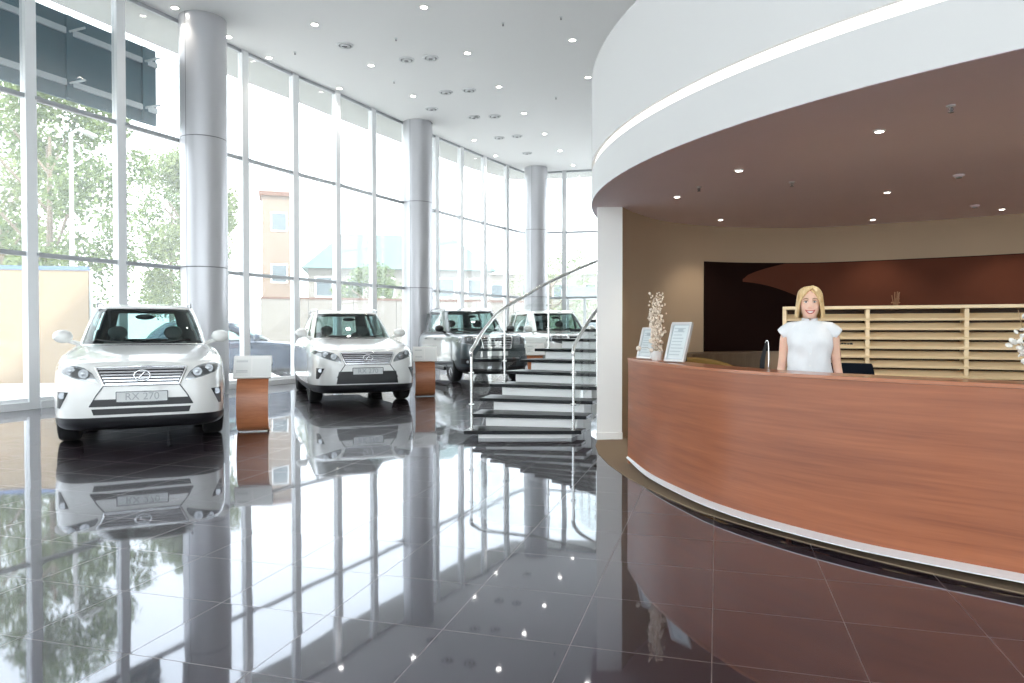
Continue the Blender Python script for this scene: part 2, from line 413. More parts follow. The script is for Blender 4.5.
def bay(n, a, b, top=H, last=False, base=None):
    """one window bay from mullion a to mullion b"""
    a = Vector(a); b = Vector(b); d = b-a; L = d.length; ang = math.atan2(d.y, d.x)
    e = structure(empty('window_%d' % n, (a.x, a.y, 0), ang))
    w, dp = .19, .15
    mb = MB(); mb.box(-w/2, w/2, -dp/2, dp/2, 0, top)
    mb.build('mullion', M['alu'], e, bevel=.006)
    if last:
        mb = MB(); mb.box(L-w/2, L+w/2, -dp/2, dp/2, 0, top); mb.build('mullion', M['alu'], e, bevel=.006)
    for z in (2.67, 5.36):
        mb = MB(); mb.box(w/2, L-w/2, -.045, .045, z-.04, z+.04); mb.build('transom', M['grey_alu'], e, bevel=.004)
        mb = MB(); mb.box(w/2-.03, w/2+.03, -.115, -.05, z-.03, z+.03); mb.build('bracket', M['grey_alu'], e)
    mb = MB(); mb.box(w/2, L-w/2, -.10, .08, 0, .13); mb.box(w/2, L-w/2, -.03, .03, .13, .19); mb.build('sill', M['alu'], e, bevel=.005)
    mb = MB(); mb.box(w/2, L-w/2, -.04, .04, top-.07, top); mb.build('head_frame', M['grey_alu'], e)
    for z0, z1 in ((.19, 2.63), (2.71, 5.32), (5.40, top-.07)):
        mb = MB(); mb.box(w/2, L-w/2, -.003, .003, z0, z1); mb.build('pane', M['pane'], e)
k = 1
for i in range(len(FAC)-1):
    bay(k, FAC[i], FAC[i+1]); k += 1
for i in range(len(BACK)-1):
    bay(k, BACK[i], BACK[i+1], last=(i == len(BACK)-2)); k += 1
# glazed front behind the camera
xs = [RIGHT_X - 2.0*i for i in range(15)]
for i in range(13):
    if xs[i+1] > FAC[0].x:
        bay(k, (xs[i], REAR_Y), (xs[i+1], REAR_Y)); k += 1
mb = MB(); mb.box(RIGHT_X, RIGHT_X+.2, REAR_Y, 27.2, 0, H); structure(mb.build('wall_right', M['white_paint']))
mb = MB(); mb.box(-14.2, xs[13]+.1 if xs[13] > FAC[0].x else -12, REAR_Y-.1, REAR_Y+.1, 0, H); structure(mb.build('wall_rear', M['white_paint']))

# columns
def column(x, y, label):
    t = thing('column', label, 'column', (x, y, 0), 0, 'round columns along the glass front')
    r = .465
    mb = MB()
    for z0, z1 in ((0, 2.655), (2.675, 5.345), (5.365, H)):
        mb.lathe([(r, z0), (r, z1)], 48)
    mb.build('cladding', M['column_metal'], t, smooth=30)
    mb = MB(); mb.lathe([(r-.008, .01), (r-.008, H-.01)], 40); mb.build('core', M['seam'], t, smooth=30)
    for k, a in enumerate((math.radians(247), math.radians(67))):
        mb = MB(); Mx = Matrix.Rotation(a, 4, 'Z'); mb.box(r-.01, r+.002, -.006, .006, 0, H, M=Mx); mb.build('joint_strip', M['seam'], t)
column(-6.50, 15.25, 'thickest grey metal column, standing behind the white car with the RX 270 plate')
column(-2.98, 22.85, 'grey metal column between the second white car and the dark car')
column(.97, 29.2, 'slimmest-looking grey column in the glass corner behind the staircase')

# drum over the reception: fascia, soffit, light slot
CX, CY, CR = 7.03, 8.25, 6.085
def ring_wall(name, r0, r1, z0, z1, m, a0=0, a1=360, n=160):
    mb = MB(); wallstrip(mb, arc(CX, CY, r1, a0, a1, n), arc(CX, CY, r0, a0, a1, n), z0, z1)
    return mb.build(name, m, smooth=30)
SOF = 2.90
structure(ring_wall('wall_fascia', CR-.15, CR, SOF, 3.275, M['fascia_paint']))
structure(ring_wall('wall_fascia_upper', CR-.15, CR, 3.365, 4.41, M['fascia_paint']))
structure(ring_wall('trim_1', CR-.15, CR-.03, 3.275, 3.365, M['strip_lens']))
mb = MB(); mb.lathe([(CR-.0015, SOF-.004), (CR-.0015, SOF-.001)], 160, (CX, CY, 0)); structure(mb.build('ceiling_soffit', M['soffit_paint']))
mb = MB(); mb.lathe([(CR-.15, 4.25), (CR-.15, 4.38)], 120, (CX, CY, 0)); structure(mb.build('floor_mezzanine', M['white_paint']))
# curved back wall of the reception, white end face
WIN = crom([(1.375,8.98),(1.62,9.45),(2.16,10.16),(3.0,10.66),(3.8,10.82),(4.6,10.76),(5.7,10.16),(6.7,9.45),(7.9,8.3),(8.9,6.7),(9.4,4.9)], 8)
WIN = [Vector(p) for p in WIN]
WOUT = offset(WIN, .30)
WOUT[0] = Vector((1.06, 8.98))
WOUT[1:9] = [Vector((1.06,8.98)).lerp(WOUT[9], (i/9)**1.1) for i in range(1,9)]
mb = MB(); wallstrip(mb, WIN, offset(WIN, .12), 0, SOF); structure(mb.build('wall_back', M['beige_wall'], smooth=35))
mb = MB(); wallstrip(mb, offset(WIN, .121), WOUT, 0, SOF)
mb.prism([(1.06,8.97),(1.372,8.97),(1.372,8.985),(1.06,8.985)], 0, SOF); structure(mb.build('wall_outer', M['white_paint'], smooth=35))
mb = MB(); mb.box(1.05, 1.378, 8.945, 8.97, 0, .09); structure(mb.build('baseboard_front', M['white_paint'], bevel=.004))
# carpet under the desk
mb = MB(); mb.prism([(1.06,8.9),(.99,8.5),(.955,7.95),(.985,7.3),(1.076,6.62),(1.157,6.26),(1.27,5.83)] + [(p.x, p.y) for p in arc(CX, CY, 6.29, 206.5, 310, 80)] + [(p.x, p.y) for p in WIN[::-1]], .0, .006)
structure(mb.build('floor_carpet', M['carpet']))
# ------------------------------------------------------------------ reception desk
EDGE = crom([(1.17,7.36),(1.205,6.45),(1.345,5.71),(1.495,5.21),(1.727,4.75),(2.04,4.31),(2.345,4.005),(2.65,3.73)], 6)
EDGE = [Vector(p) for p in EDGE] + [Vector(p) for p in arc(CX, CY, 6.30, 226.6, 262, 26)][1:]
EDGE = [Vector(p) for p in resample(EDGE, 90)]
nE = len(EDGE)
_in = [.016+.09*min(1, i/30) for i in range(nE)]      # the ledge widens from the left end
_a = offset(EDGE, 1.0)
WOODF = [EDGE[i].lerp(_a[i], _in[i]) for i in range(nE)]
def off(d): return offset(WOODF, d-.05)
# the desk runs from far left to near right: its inside lies on the left of the line
desk = thing('reception_desk', 'long curved cherry wood reception desk with a metal foot ledge', 'reception desk', (EDGE[0].x, EDGE[0].y, 0))
def dbuild(mb, name, m, smooth=30, **k):
    o = mb.build(name, m, None, smooth, **k); o.parent = desk; o.matrix_parent_inverse = Matrix.Translation((-EDGE[0].x, -EDGE[0].y, 0)); return o
def uv_strip(o, pts):
    """u = metres along the curve, v = height"""
    me = o.data; L = [0]
    for i in range(1, len(pts)): L.append(L[-1]+(pts[i]-pts[i-1]).length)
    uvl = me.uv_layers.new(name='UVMap')
    for lp in me.loops:
        p = me.vertices[lp.vertex_index].co
        j = min(range(len(pts)), key=lambda k: (pts[k].x-p.x)**2+(pts[k].y-p.y)**2)
        uvl.data[lp.index].uv = (L[j], p.z)
mb = MB(); wallstrip(mb, off(.05), off(.075), .075, 1.062); o = dbuild(mb, 'front_panel', M['cherry']); uv_strip(o, off(.05))
mb = MB(); wallstrip(mb, off(.046), off(.36), 1.064, 1.086); dbuild(mb, 'counter_top', M['cherry_top'])
mb = MB(); a = EDGE; b = off(.052)
band(mb, [(p.x,p.y,.058,.064) for p in a], [(p.x,p.y,.058,.078) for p in b]); o = dbuild(mb, 'foot_ledge', M['steel'], 20); o['label'] = 'brushed metal ledge along the foot of the desk'
mb = MB(); wallstrip(mb, off(.13), off(.16), 0, .075); dbuild(mb, 'plinth', M['plinth'])
mb = MB(); wallstrip(mb, off(.36), off(.38), .74, 1.064); dbuild(mb, 'back_panel', M['cherry_top'])
mb = MB(); wallstrip(mb, off(.30), off(.56), .715, .74); dbuild(mb, 'work_surface', M['cherry_top'])
A, B = off(.05), off(.36)
def endpanel(i, dd):
    a, b = A[i], B[i]; t = (A[min(i+1, len(A)-1)]-A[max(i-1, 0)]).normalized()*.03*dd
    mb = MB(); pts = [a, b, b+t, a+t]; mb.prism([(p.x,p.y) for p in pts], .0, 1.064); dbuild(mb, 'end_panel', M['cherry_top'], None)
endpanel(0, 1); endpanel(len(A)-1, -1)
for i in (30, 60):
    a, b = off(.1)[i], off(.55)[i]; t = (A[i+1]-A[i-1]).normalized()*.025
    mb = MB(); mb.prism([(p.x,p.y) for p in (a, b, b+t, a+t)], 0, .715); dbuild(mb, 'support', M['cherry_top'], None)
CT = 1.0865
# on the counter: picture frames, dried flowers
def picture_frame(label, x, y, rz, w, h, tilt, group):
    t = thing('picture_frame', label, 'picture frame', (x, y, CT+.0035), rz, group)
    R = Matrix.Rotation(-tilt, 4, 'X')
    fw = .022
    mb = MB()
    for q in ((-w/2, w/2, 0, fw), (-w/2, w/2, h-fw, h), (-w/2, -w/2+fw, fw, h-fw), (w/2-fw, w/2, fw, h-fw)):
        mb.box(q[0], q[1], -.012, .012, q[2], q[3], M=R)
    mb.build('frame', M['frame_silver'], t, bevel=.003)
    mb = MB(); mb.box(-w/2+fw, w/2-fw, -.003, .003, fw, h-fw, M=R); mb.build('paper', M['paper'], t)
    mb = MB()
    for i in range(9):
        z = fw+.04+(h-2*fw-.08)*i/8
        mb.box(-w/2+fw+.02, (w/2-fw-.02)*random.uniform(.2, 1), -.0045, -.003, z, z+.008, M=R)
    mb.box(-.03,.03,-.0045,-.003,h-.085,h-.055, M=R)
    mb.build('print', M['print'], t)
    mb = MB(); e = .008
    for q in ((-w/2+fw, w/2-fw, fw, fw+e), (-w/2+fw, w/2-fw, h-fw-e, h-fw), (-w/2+fw, -w/2+fw+e, fw+e, h-fw-e), (w/2-fw-e, w/2-fw, fw+e, h-fw-e)):
        mb.box(q[0], q[1], -.006, -.003, q[2], q[3], M=R)
    mb.build('mount', M['print'], t)
    mb = MB(); mb.tube([R @ Vector((0,.012,h*.75)), Vector((0, h*.42, .0055))], .008, 6); mb.build('easel_back', M['black'], t)
    return t
picture_frame('larger silver picture frame on the counter, in full view beside the dried flowers', 1.425, 6.33, math.radians(-57), .235, .365, .30, None)
picture_frame('smaller silver picture frame half hidden behind the dried flowers', 1.285, 7.0, math.radians(-56), .20, .315, .28, None)
pot = thing('dried_flowers', 'cream dried flower spray in a white pot on the counter', 'flowers', (1.35, 6.70, CT))
mb = MB(); mb.lathe([(.042,0),(.050,.01),(.058,.09),(.050,.092),(.048,.02)], 24); mb.build('pot', M['ceramic'], pot, smooth=40)
mb = MB(); mbs = MB()
rnd = random.Random(5)
for i in range(15):
    a = rnd.uniform(0, 2*PI); sp = rnd.uniform(.0, .055); hh = rnd.uniform(.42, .66) if i > 5 else rnd.uniform(.25,.4)
    lean = Vector((math.cos(a)*sp*1.3-.012, math.sin(a)*sp*1.3, hh))
    st = [Vector((0,0,.02)).lerp(lean, k/5) + Vector((math.sin(k*.8+i)*.004, math.cos(k*.7+i)*.004, 0)) for k in range(6)]
    mbs.tube(st, .0018, 5)
    n = 44 if i > 5 else 24
    for k in range(n):
        f = rnd.uniform(.30, 1); p = Vector((0,0,.02)).lerp(lean, f)
        q = Vector((rnd.gauss(0,.017), rnd.gauss(0,.017), rnd.gauss(0,.012)))
        s = rnd.uniform(.008, .015)*(1.25-.45*f)
        mb.ball(p+q, (s, s*.7, s*1.3), 6, M=Matrix.Rotation(rnd.uniform(0,3), 4, 'X') @ Matrix.Rotation(rnd.uniform(0,3), 4, 'Z'))
for k in range(45):
    p = Vector((rnd.gauss(.012,.028), rnd.gauss(0,.028), rnd.uniform(.09,.27))); s = rnd.uniform(.011,.02)
    mb.ball(p, (s, s*.55, s), 6, M=Matrix.Rotation(rnd.uniform(0,3), 4, 'X') @ Matrix.Rotation(rnd.uniform(0,3), 4, 'Z'))
mb.build('blossoms', M['dried'], pot, smooth=60); mbs.build('stems', M['stem'], pot)
for px, pz, s in ((-.175,.115,.024),(-.055,.095,.02),(-.062,.32,.016),(-.04,.285,.02)):
    mb = MB(); mb.ball((px, -.02, pz), s, 10); hd = mb.build('round_head', M['dried'], pot, smooth=60)
    mb = MB(); mb.tube([(0,0,.05),(px*.5,-.01,pz*.6+.05),(px,-.02,pz)], .0018, 5); mb.build('stalk', M['stem'], hd)
# white orchid-like stems at the right end, vase mostly outside the picture
fv = thing('white_flowers', 'white flower stems on the desk at the right edge of the photo', 'flowers', (3.07, 3.99, CT))
fv.location = (2.985, 4.14, .7405)
mb = MB(); mb.lathe([(.035,0),(.05,.01),(.06,.12),(.035,.22),(.04,.25)], 24); mb.build('vase', M['ceramic'], fv, smooth=40)
mb = MB(); mbs = MB()
rnd = random.Random(9)
for i in range(5):
    a = rnd.uniform(2.2, 4.0) if i < 4 else 0; top = Vector((math.cos(a)*rnd.uniform(.05,.12), math.sin(a)*.05, rnd.uniform(.55,.75)))
    st = crom([(0,0,.1), Vector((0,0,.35))+top*.15, top], 5); mbs = MB(); mbs.tube(st, .002, 5); sm_ = mbs.build('stem', M['stem'], fv)
    mb = MB()
    for k in range(9):
        p = st[int(5+k*.6) % len(st)] + Vector((rnd.gauss(-.01,.02), rnd.gauss(0,.02), rnd.gauss(0,.02))); s = rnd.uniform(.013,.022)
        mb.ball(p, (s, s*.35, s*.8), 8, M=Matrix.Rotation(rnd.uniform(-.8,.8), 4, 'X') @ Matrix.Rotation(rnd.uniform(-.6,.6), 4, 'Z') @ Matrix.Rotation(rnd.uniform(-1,1), 4, 'Y'))
    o = mb.build('blossoms', M['petal'], sm_, smooth=60)
# slim arched stand behind the counter
lamp = thing('desk_lamp', 'slim arched black and chrome desk lamp left of the woman', 'desk lamp', (1.935, 5.53, .7405), math.radians(-20))
mb = MB(); mb.lathe([(.045,0),(.045,.012),(.02,.02)], 28); mb.build('base', M['black'], lamp, smooth=40)
mb = MB(); mb.tube(crom([(-.020,0,.01),(-.016,0,.33),(.006,0,.50),(.020,0,.55),(.032,0,.525),(.036,0,.40),(.032,0,.30)], 6), .0042, 8); mb.build('arm', M['chrome'], lamp, smooth=60)
mb = MB()
mb.rings([[(x0,-.012,z),(x1,-.012,z),(x1,.006,z),(x0,.006,z)] for x0, x1, z in ((-.036,.002,.28),(-.026,.010,.40),(-.004,.020,.50),(.014,.026,.545))]); mb.build('shade', M['lamp_black'], lamp)
# ------------------------------------------------------------------ behind the desk
MUR = []
acc = [0]
for i in range(1, len(WIN)): acc.append(acc[-1]+(WIN[i]-WIN[i-1]).length)
def wall_at(s, d=0):
    """point s metres along the curved wall, d metres in front of it"""
    for i in range(1, len(WIN)):
        if acc[i] >= s:
            t = (s-acc[i-1])/(acc[i]-acc[i-1]); p = WIN[i-1].lerp(WIN[i], t); q = (WIN[i]-WIN[i-1]).normalized()
            return Vector((p.x+q.y*d, p.y-q.x*d))
    return WIN[-1].copy()
S0, S1, MZ0, MZ1 = 2.20, 9.5, 1.05, 2.37
mur = thing('mural', 'wide dark brown mural with a rust leaf shape on the curved wall', 'wall mural', (0,0,0))
n = 80
mb = MB(); wallstrip(mb, [wall_at(S0+(S1-S0)*i/n, .03) for i in range(n+1)], [wall_at(S0+(S1-S0)*i/n, .003) for i in range(n+1)], MZ0, MZ1); mb.build('panel', M['mural_dark'], mur, smooth=30)
mb = MB(); a = []; b = []
for i in range(n+1):
    f = i/n; s = S0+.66+(S1-.02-S0-.66)*f; p = wall_at(s, .034); q = wall_at(s, .0305)
    d = s-S0-.66
    zt = min(MZ1-.01, 2.12+.33*(d/1.1)**.62) if d > 0 else 2.12
    zb = max(MZ0+.01, 2.085-.05*d-.24*d*d)
    a.append((p.x, p.y, zb, zt)); b.append((q.x, q.y, zb, zt))
band(mb, a, b); o = mb.build('leaf_shape', M['mural_leaf'], mur, smooth=30); o['label'] = 'rust brown leaf shape'
# low wooden cabinet line under the mural
lc = thing('low_cabinet', 'low curved grey-brown wooden cabinet under the mural', 'cabinet', (0,0,0))
ss = [1.55+1.45*i/24 for i in range(25)]
mb = MB(); wallstrip(mb, [wall_at(s, .38) for s in ss], [wall_at(s, .06) for s in ss], .06, 1.02); mb.build('body', M['low_wood'], lc, smooth=30)
mb = MB(); wallstrip(mb, [wall_at(s, .40) for s in ss], [wall_at(s, .06) for s in ss], 1.02, 1.045); mb.build('top', M['low_wood'], lc, smooth=30)
mb = MB(); wallstrip(mb, [wall_at(s, .33) for s in ss], [wall_at(s, .06) for s in ss], 0.006, .06); mb.build('plinth', M['black'], lc, smooth=30)
# ochre armchair
ch = thing('armchair', 'ochre round-backed armchair peeking over the desk beside the picture frames', 'armchair', (2.28, 8.25, .006), math.radians(20)); ch.scale = (1.18, 1.1, 1.035)
mb = MB(); prof = []
for i in range(25):
    a = math.radians(-115+230*i/24); hgt = .72+.28*math.cos(a*.72)
    c, s = math.sin(a), math.cos(a)
    prof.append([(c*.36, s*.34, .22), (c*.41, s*.39, hgt-.03), (c*.39, s*.37, hgt), (c*.34, s*.32, hgt-.02), (c*.30, s*.28, .22)])
mb.rings(prof, cap=True); mb.build('backrest', M['ochre'], ch, smooth=50)
mb = MB(); mb.lathe([(.28,.22),(.31,.26),(.31,.40),(.27,.45),(.1,.46)], 28); mb.build('seat', M['ochre'], ch, smooth=50)
for x, y in ((-.22,-.2),(.22,-.2),(-.22,.2),(.22,.2)):
    mb = MB(); mb.tube([(x,y,.24),(x*1.15,y*1.15,0)], .016, 8); mb.build('leg', M['black'], ch)
# slatted oak screen
sx0, sy0, sx1, sy1 = 2.63, 7.0, 5.9, 5.62
L = math.hypot(sx1-sx0, sy1-sy0)
scr = thing('slatted_screen', 'pale oak shelf screen of horizontal slats behind the woman', 'screen', (sx0, sy0, .006), math.atan2(sy1-sy0, sx1-sx0))
ZT = 1.59
mb = MB(); mb.box(0, L, -.02, .26, ZT-.03, ZT); mb.build('top_board', M['slat'], scr, bevel=.003)
for i in range(16):
    z = ZT-.105-.087*i
    mb = MB(); R = Matrix.Translation((0, .06, z)) @ Matrix.Rotation(math.radians(24), 4, 'X')
    mb.box(.0, L, -.060, .060, -.011, .011, M=R); mb.build('slat', M['slat'], scr, bevel=.002)
for x in (0, .726, 1.52, 2.32, 3.0, L-.035):
    mb = MB(); mb.box(x, x+.035, -.022 if x == 0 else .012, .24, 0, ZT-.03); mb.build('upright', M['slat'], scr, bevel=.002)
mb = MB(); mb.box(0, L, .24, .26, 0, ZT-.03); o = mb.build('back_board', M['slat_back'], scr); o['label'] = 'dark brown back board'
a = math.atan2(sy1-sy0, sx1-sx0)
def on_screen(u, v): return (sx0+u*math.cos(a)-v*math.sin(a), sy0+u*math.sin(a)+v*math.cos(a))
# small dark things on a slat
x, y = on_screen(.50, .045)
tr = thing('pebble_row', 'row of small dark pebbles lying on a slat right of the woman', 'pebbles', (x, y, 1.2295), a)
mb = MB(); rnd = random.Random(3)
for i in range(9): mb.ball((i*.026-.1, rnd.uniform(-.008,.008), .008), (.015, .010, .012*rnd.uniform(.7,1.2)), 8)
mb.build('pebbles', M['black'], tr, smooth=60)
# twigs on top
x, y = on_screen(.98, .1)
tw = thing('twig_bunch', 'small bunch of copper twigs standing on top of the oak screen', 'twigs', (x, y, ZT+.006))
mb = MB()
for i in range(9):
    q = rnd.uniform(-.045,.045); mb.tube([(q*.6, rnd.uniform(-.015,.015), 0), (q+.008, rnd.uniform(-.02,.02), rnd.uniform(.07,.135))], .005, 6)
mb.build('twigs', M['copper_twig'], tw)
mb = MB(); mb.tube([(-.04,0,.03),(.04,0,.03)], .007, 6); mb.build('tie', M['copper_twig'], tw)
# office chair
oc = thing('office_chair', 'dark navy office chair behind the desk, right of the woman', 'office chair', (2.82, 6.02, .006), math.radians(-24))
mb = MB(); R = []
for z, wd, yy in ((.55,.17,.0),(.62,.19,-.01),(.80,.20,-.02),(1.0,.19,-.005),(1.075,.175,.01),(1.09,.165,.015)):
    R.append([(wd*math.cos(t)*1.0 if True else 0, yy+.028*math.sin(t)+.05*(math.cos(t)**2), z) for t in [2*PI*k/20 for k in range(20)]])
R = [[(max(-wd_, min(wd_, p[0]*1.25)), -p[1], p[2]) for p in r] for r, wd_ in zip(R, (.17,.19,.20,.19,.175,.165))]
mb.rings(R); mb.build('backrest', M['navy'], oc, smooth=50)
mb = MB(); mb.box(-.24,.24,-.5,-.04,.44,.53); mb.build('seat', M['navy'], oc, bevel=.035)
mb = MB(); mb.tube([(0,-.27,.10),(0,-.27,.44)], .03, 12); mb.tube([(0,-.1,.46),(0,.03,.5),(0,.03,.62)], .02, 8); mb.build('column_stem', M['black'], oc)
for i in range(5):
    q = 2*PI*i/5+.3; e = Vector((math.cos(q)*.3, math.sin(q)*.3-.27, .075))
    mb = MB(); mb.tube([(0,-.27,.12), e], .018, 8); mb.build('foot', M['black'], oc)
    mb = MB(); mb.lathe([(.028,-.02),(.03,0),(.028,.02)], 12, (e.x, e.y, .03), 'x'); mb.build('castor', M['black'], oc, smooth=40)

# ------------------------------------------------------------------ staircase
st = thing('staircase', 'curved staircase with black-edged treads and steel handrails', 'staircase', (0,0,0))
LEFT = [(-.606,9.03),(-.53,9.50),(-.44,10.0),(-.33,10.52),(-.127,11.0),(.125,11.42),(.37,11.80),(.67,12.13),(1.0,12.42),(1.36,12.65),(1.75,12.82),(2.16,12.93),(2.58,12.97),(3.0,12.97),(3.42,12.9),(3.83,12.77),(4.22,12.6)]
RIGHT = [(.87,9.03),(.955,9.24),(1.07,9.56),(1.20,9.90),(1.36,10.25),(1.54,10.56),(1.75,10.84),(1.98,11.06),(2.24,11.24),(2.5,11.37),(2.75,11.45),(2.98,11.49),(3.2,11.50),(3.42,11.48),(3.64,11.43),(3.85,11.36),(4.05,11.27)]
NT = 16
def tz(i): return .10+.16*i
for i in range(NT):
    a, b = Vector(LEFT[i]), Vector(RIGHT[i]); c, d = Vector(RIGHT[i+1]), Vector(LEFT[i+1])
    ax = (b-a).normalized(); fwd = Vector((-ax.y, ax.x))
    c2 = c+fwd*.05; d2 = d+fwd*.05
    z = tz(i)
    mb = MB(); mb.prism([(p.x,p.y) for p in (a, b, c2, d2)], z-.045, z); mb.build('tread', M['stone'], st, bevel=.004)
    l0, r0 = .18, .12
    fa, fb = a+fwd*.05, b+fwd*.05
    p1 = fa+ax*l0; p2 = fb-ax*r0; p3 = c2-ax*r0; p4 = d2+ax*l0
    zb = max(0, z-.045-.42)
    mb = MB()
    n = 4
    vs = [(p1.x,p1.y,zb),(p2.x,p2.y,zb),(p3.x,p3.y,min(z-.0455, zb+.12 if zb > 0 else 0)),(p4.x,p4.y,min(z-.0455, zb+.12 if zb > 0 else 0)),
          (p1.x,p1.y,z-.0455),(p2.x,p2.y,z-.0455),(p3.x,p3.y,z-.0455),(p4.x,p4.y,z-.0455)]
    mb.add(vs, [(0,3,2,1),(4,5,6,7),(0,1,5,4),(1,2,6,5),(2,3,7,6),(3,0,4,7)]); mb.build('riser', M['riser'], st)
def rail(side, posts, inset):
    P = LEFT if side == 'l' else RIGHT
    sg = 1 if side == 'l' else -1
    def at(i, h):
        k = int(i); f = i-k
        a = Vector(P[k]).lerp(Vector(P[min(k+1, NT)]), f)
        o_ = Vector(LEFT[k] if side == 'r' else RIGHT[k]); ax = (o_-a).normalized()
        t = Vector((-ax.y, ax.x)) if side == 'l' else Vector((ax.y, -ax.x))
        p = a+ax*inset+t*.12
        return Vector((p.x, p.y, tz(i)+h))
    path = [at(0, .96), at(.0, .99)]
    p0 = at(0, 0)
    path = [p0+Vector((0,0,.93)), p0+Vector((0,0,1.0)), at(.35, 1.02)]+[at(i, 1.04) for i in range(1, NT)]
    mb = MB(); mb.tube(crom(path, 5), .024, 12); mb.build('handrail', M['rail_steel'], st, smooth=60)
    tops = []
    for i in posts:
        b = at(i, 0); k = int(i); b.z = tz(k)
        h = .95 if i == 0 else 1.02+(.16*(i-k))
        mb = MB(); mb.tube([b, b+Vector((0,0,h))], .017, 12); mb.build('post', M['rail_steel'], st, smooth=60)
        mb = MB(); mb.lathe([(.042,0),(.042,.012),(.02,.02)], 20, tuple(b)); mb.build('post_flange', M['rail_steel'], st, smooth=40)
        for z in (.32,.72):
            mb = MB(); mb.tube([b+Vector((-.035,.0,z)), b+Vector((.035,0,z))], .016, 8); mb.build('glass_clamp', M['rail_steel'], st, smooth=60)
        tops.append((i, b))
    for (i, b), (j, c) in zip(tops[:-1], tops[1:]):
        n = 6; q = [at(i+(j-i)*(f/n*.90+.05), 0) for f in range(n+1)]
        mb = MB(); t = [(q[min(k+1,n)]-q[max(k-1,0)]) for k in range(n+1)]
        fr = []; bk = []
        for p, v in zip(q, t):
            nn = Vector((-v.y, v.x)).normalized()*.005
            fr.append((p.x-nn.x, p.y-nn.y, p.z+.12, p.z+.88)); bk.append((p.x+nn.x, p.y+nn.y, p.z+.12, p.z+.88))
        band(mb, fr, bk); mb.build('glass_panel', M['clear_glass'], st)
rail('l', [0, 3.4, 6.3, 9.2, 12, 15], .09)
rail('r', [0, 3.3, 7, 11, 15], .09)

# ------------------------------------------------------------------ information stands
def stand(label, x, y, rz):
    t = thing('information_stand', label, 'information stand', (x, y, 0), rz, None)
    W = .40
    c = crom([(.14,.76),(.03,.70),(-.055,.56),(-.085,.40),(-.075,.22),(-.03,.08),(.06,.018),(.22,.012)], 6)
    R = []
    nn = offset([(p[0],p[1]) for p in c], .022)
    for x0 in (-W/2, W/2): R.append([(x0, p[0], p[1]) for p in c] + [(x0, p.x, p.y) for p in nn[::-1]])
    mb = MB(); mb.rings(R); mb.build('curved_panel', M['cherry_stand'], t, smooth=40)
    mb = MB(); mb.box(-W/2+.03, W/2-.03, .10, .14, .012, .78); mb.box(-W/2+.02, W/2-.02, .02, .34, .0, .012); mb.build('back_support', M['alu'], t, bevel=.004)
    T = Matrix.Translation((0,.0,.75)) @ Matrix.Rotation(math.radians(-28), 4, 'X')
    mb = MB(); mb.box(-.24,.24,-.055,-.02,-.05,.28, M=T); mb.box(-.24,.24,-.02,.14,.245,.28, M=T); mb.build('display_head', M['white_paint'], t, bevel=.006)
    mb = MB(); mb.box(-.225,-.02,-.058,-.0555,-.02,.23, M=T); mb.box(.0,.225,-.058,-.0555,-.02,.23, M=T); mb.build('sheet', M['sheet'], t)
    mb = MB()
    for q in (.195,.18,.05,.03): mb.box(-.205,-.06,-.0595,-.0582,q,q+.008, M=T)
    mb.build('print', M['faint_print'], t)
    mb = MB(); mb.box(-.20,.05,-.01,.10,.2805,.29, M=T); mb.box(.07,.2,.0,.10,.2805,.286, M=T); mb.build('leaflet', M['sheet'], t)
    return t
stand('wooden information stand with white head between the two white cars', -3.47, 9.62, math.radians(14))
stand('wooden information stand between the middle white car and the dark car', -1.77, 14.65, math.radians(12))
stand('wooden information stand far back behind the curved stairs', .58, 18.0, math.radians(8))
# ------------------------------------------------------------------ cars
# key rings: front y, front z, half width, side z, rear y, rear z, corner exponent, middle y
RX = dict(wb=2.74, wr=.372, rings=[
 (-.55,.20,.55,.20,3.3,.24,6,1.5),(-.86,.21,.86,.21,3.6,.28,6.2,1.5),(-.955,.27,.935,.25,3.72,.36,6.4,1.5),(-.985,.365,.945,.33,3.78,.48,6.6,1.5),
 (-.990,.53,.950,.50,3.80,.62,6.8,1.5),(-.980,.70,.950,.69,3.79,.78,6.8,1.5),(-.950,.85,.945,.87,3.76,.92,6.6,1.5),(-.885,.94,.93,.99,3.73,1.02,6,1.5),
 (-.70,1.005,.910,1.06,3.70,1.09,5.5,1.5),(-.25,1.08,.875,1.11,3.66,1.15,5,1.6),(.36,1.155,.82,1.145,3.58,1.18,4.6,1.7),(.43,1.17,.81,1.16,3.565,1.195,4.4,1.8),
 (.83,1.42,.74,1.41,3.40,1.42,4.2,1.9),(1.22,1.65,.66,1.635,3.14,1.635,4,2.1),(1.32,1.69,.625,1.675,3.08,1.675,4,2.1),(1.7,1.735,.43,1.725,2.85,1.715,3.5,2.15),(2.15,1.745,.02,1.745,2.25,1.745,3,2.2)],
 glass=(11.12, 13.0), bp=1.62, dp=2.72, qp=3.02)
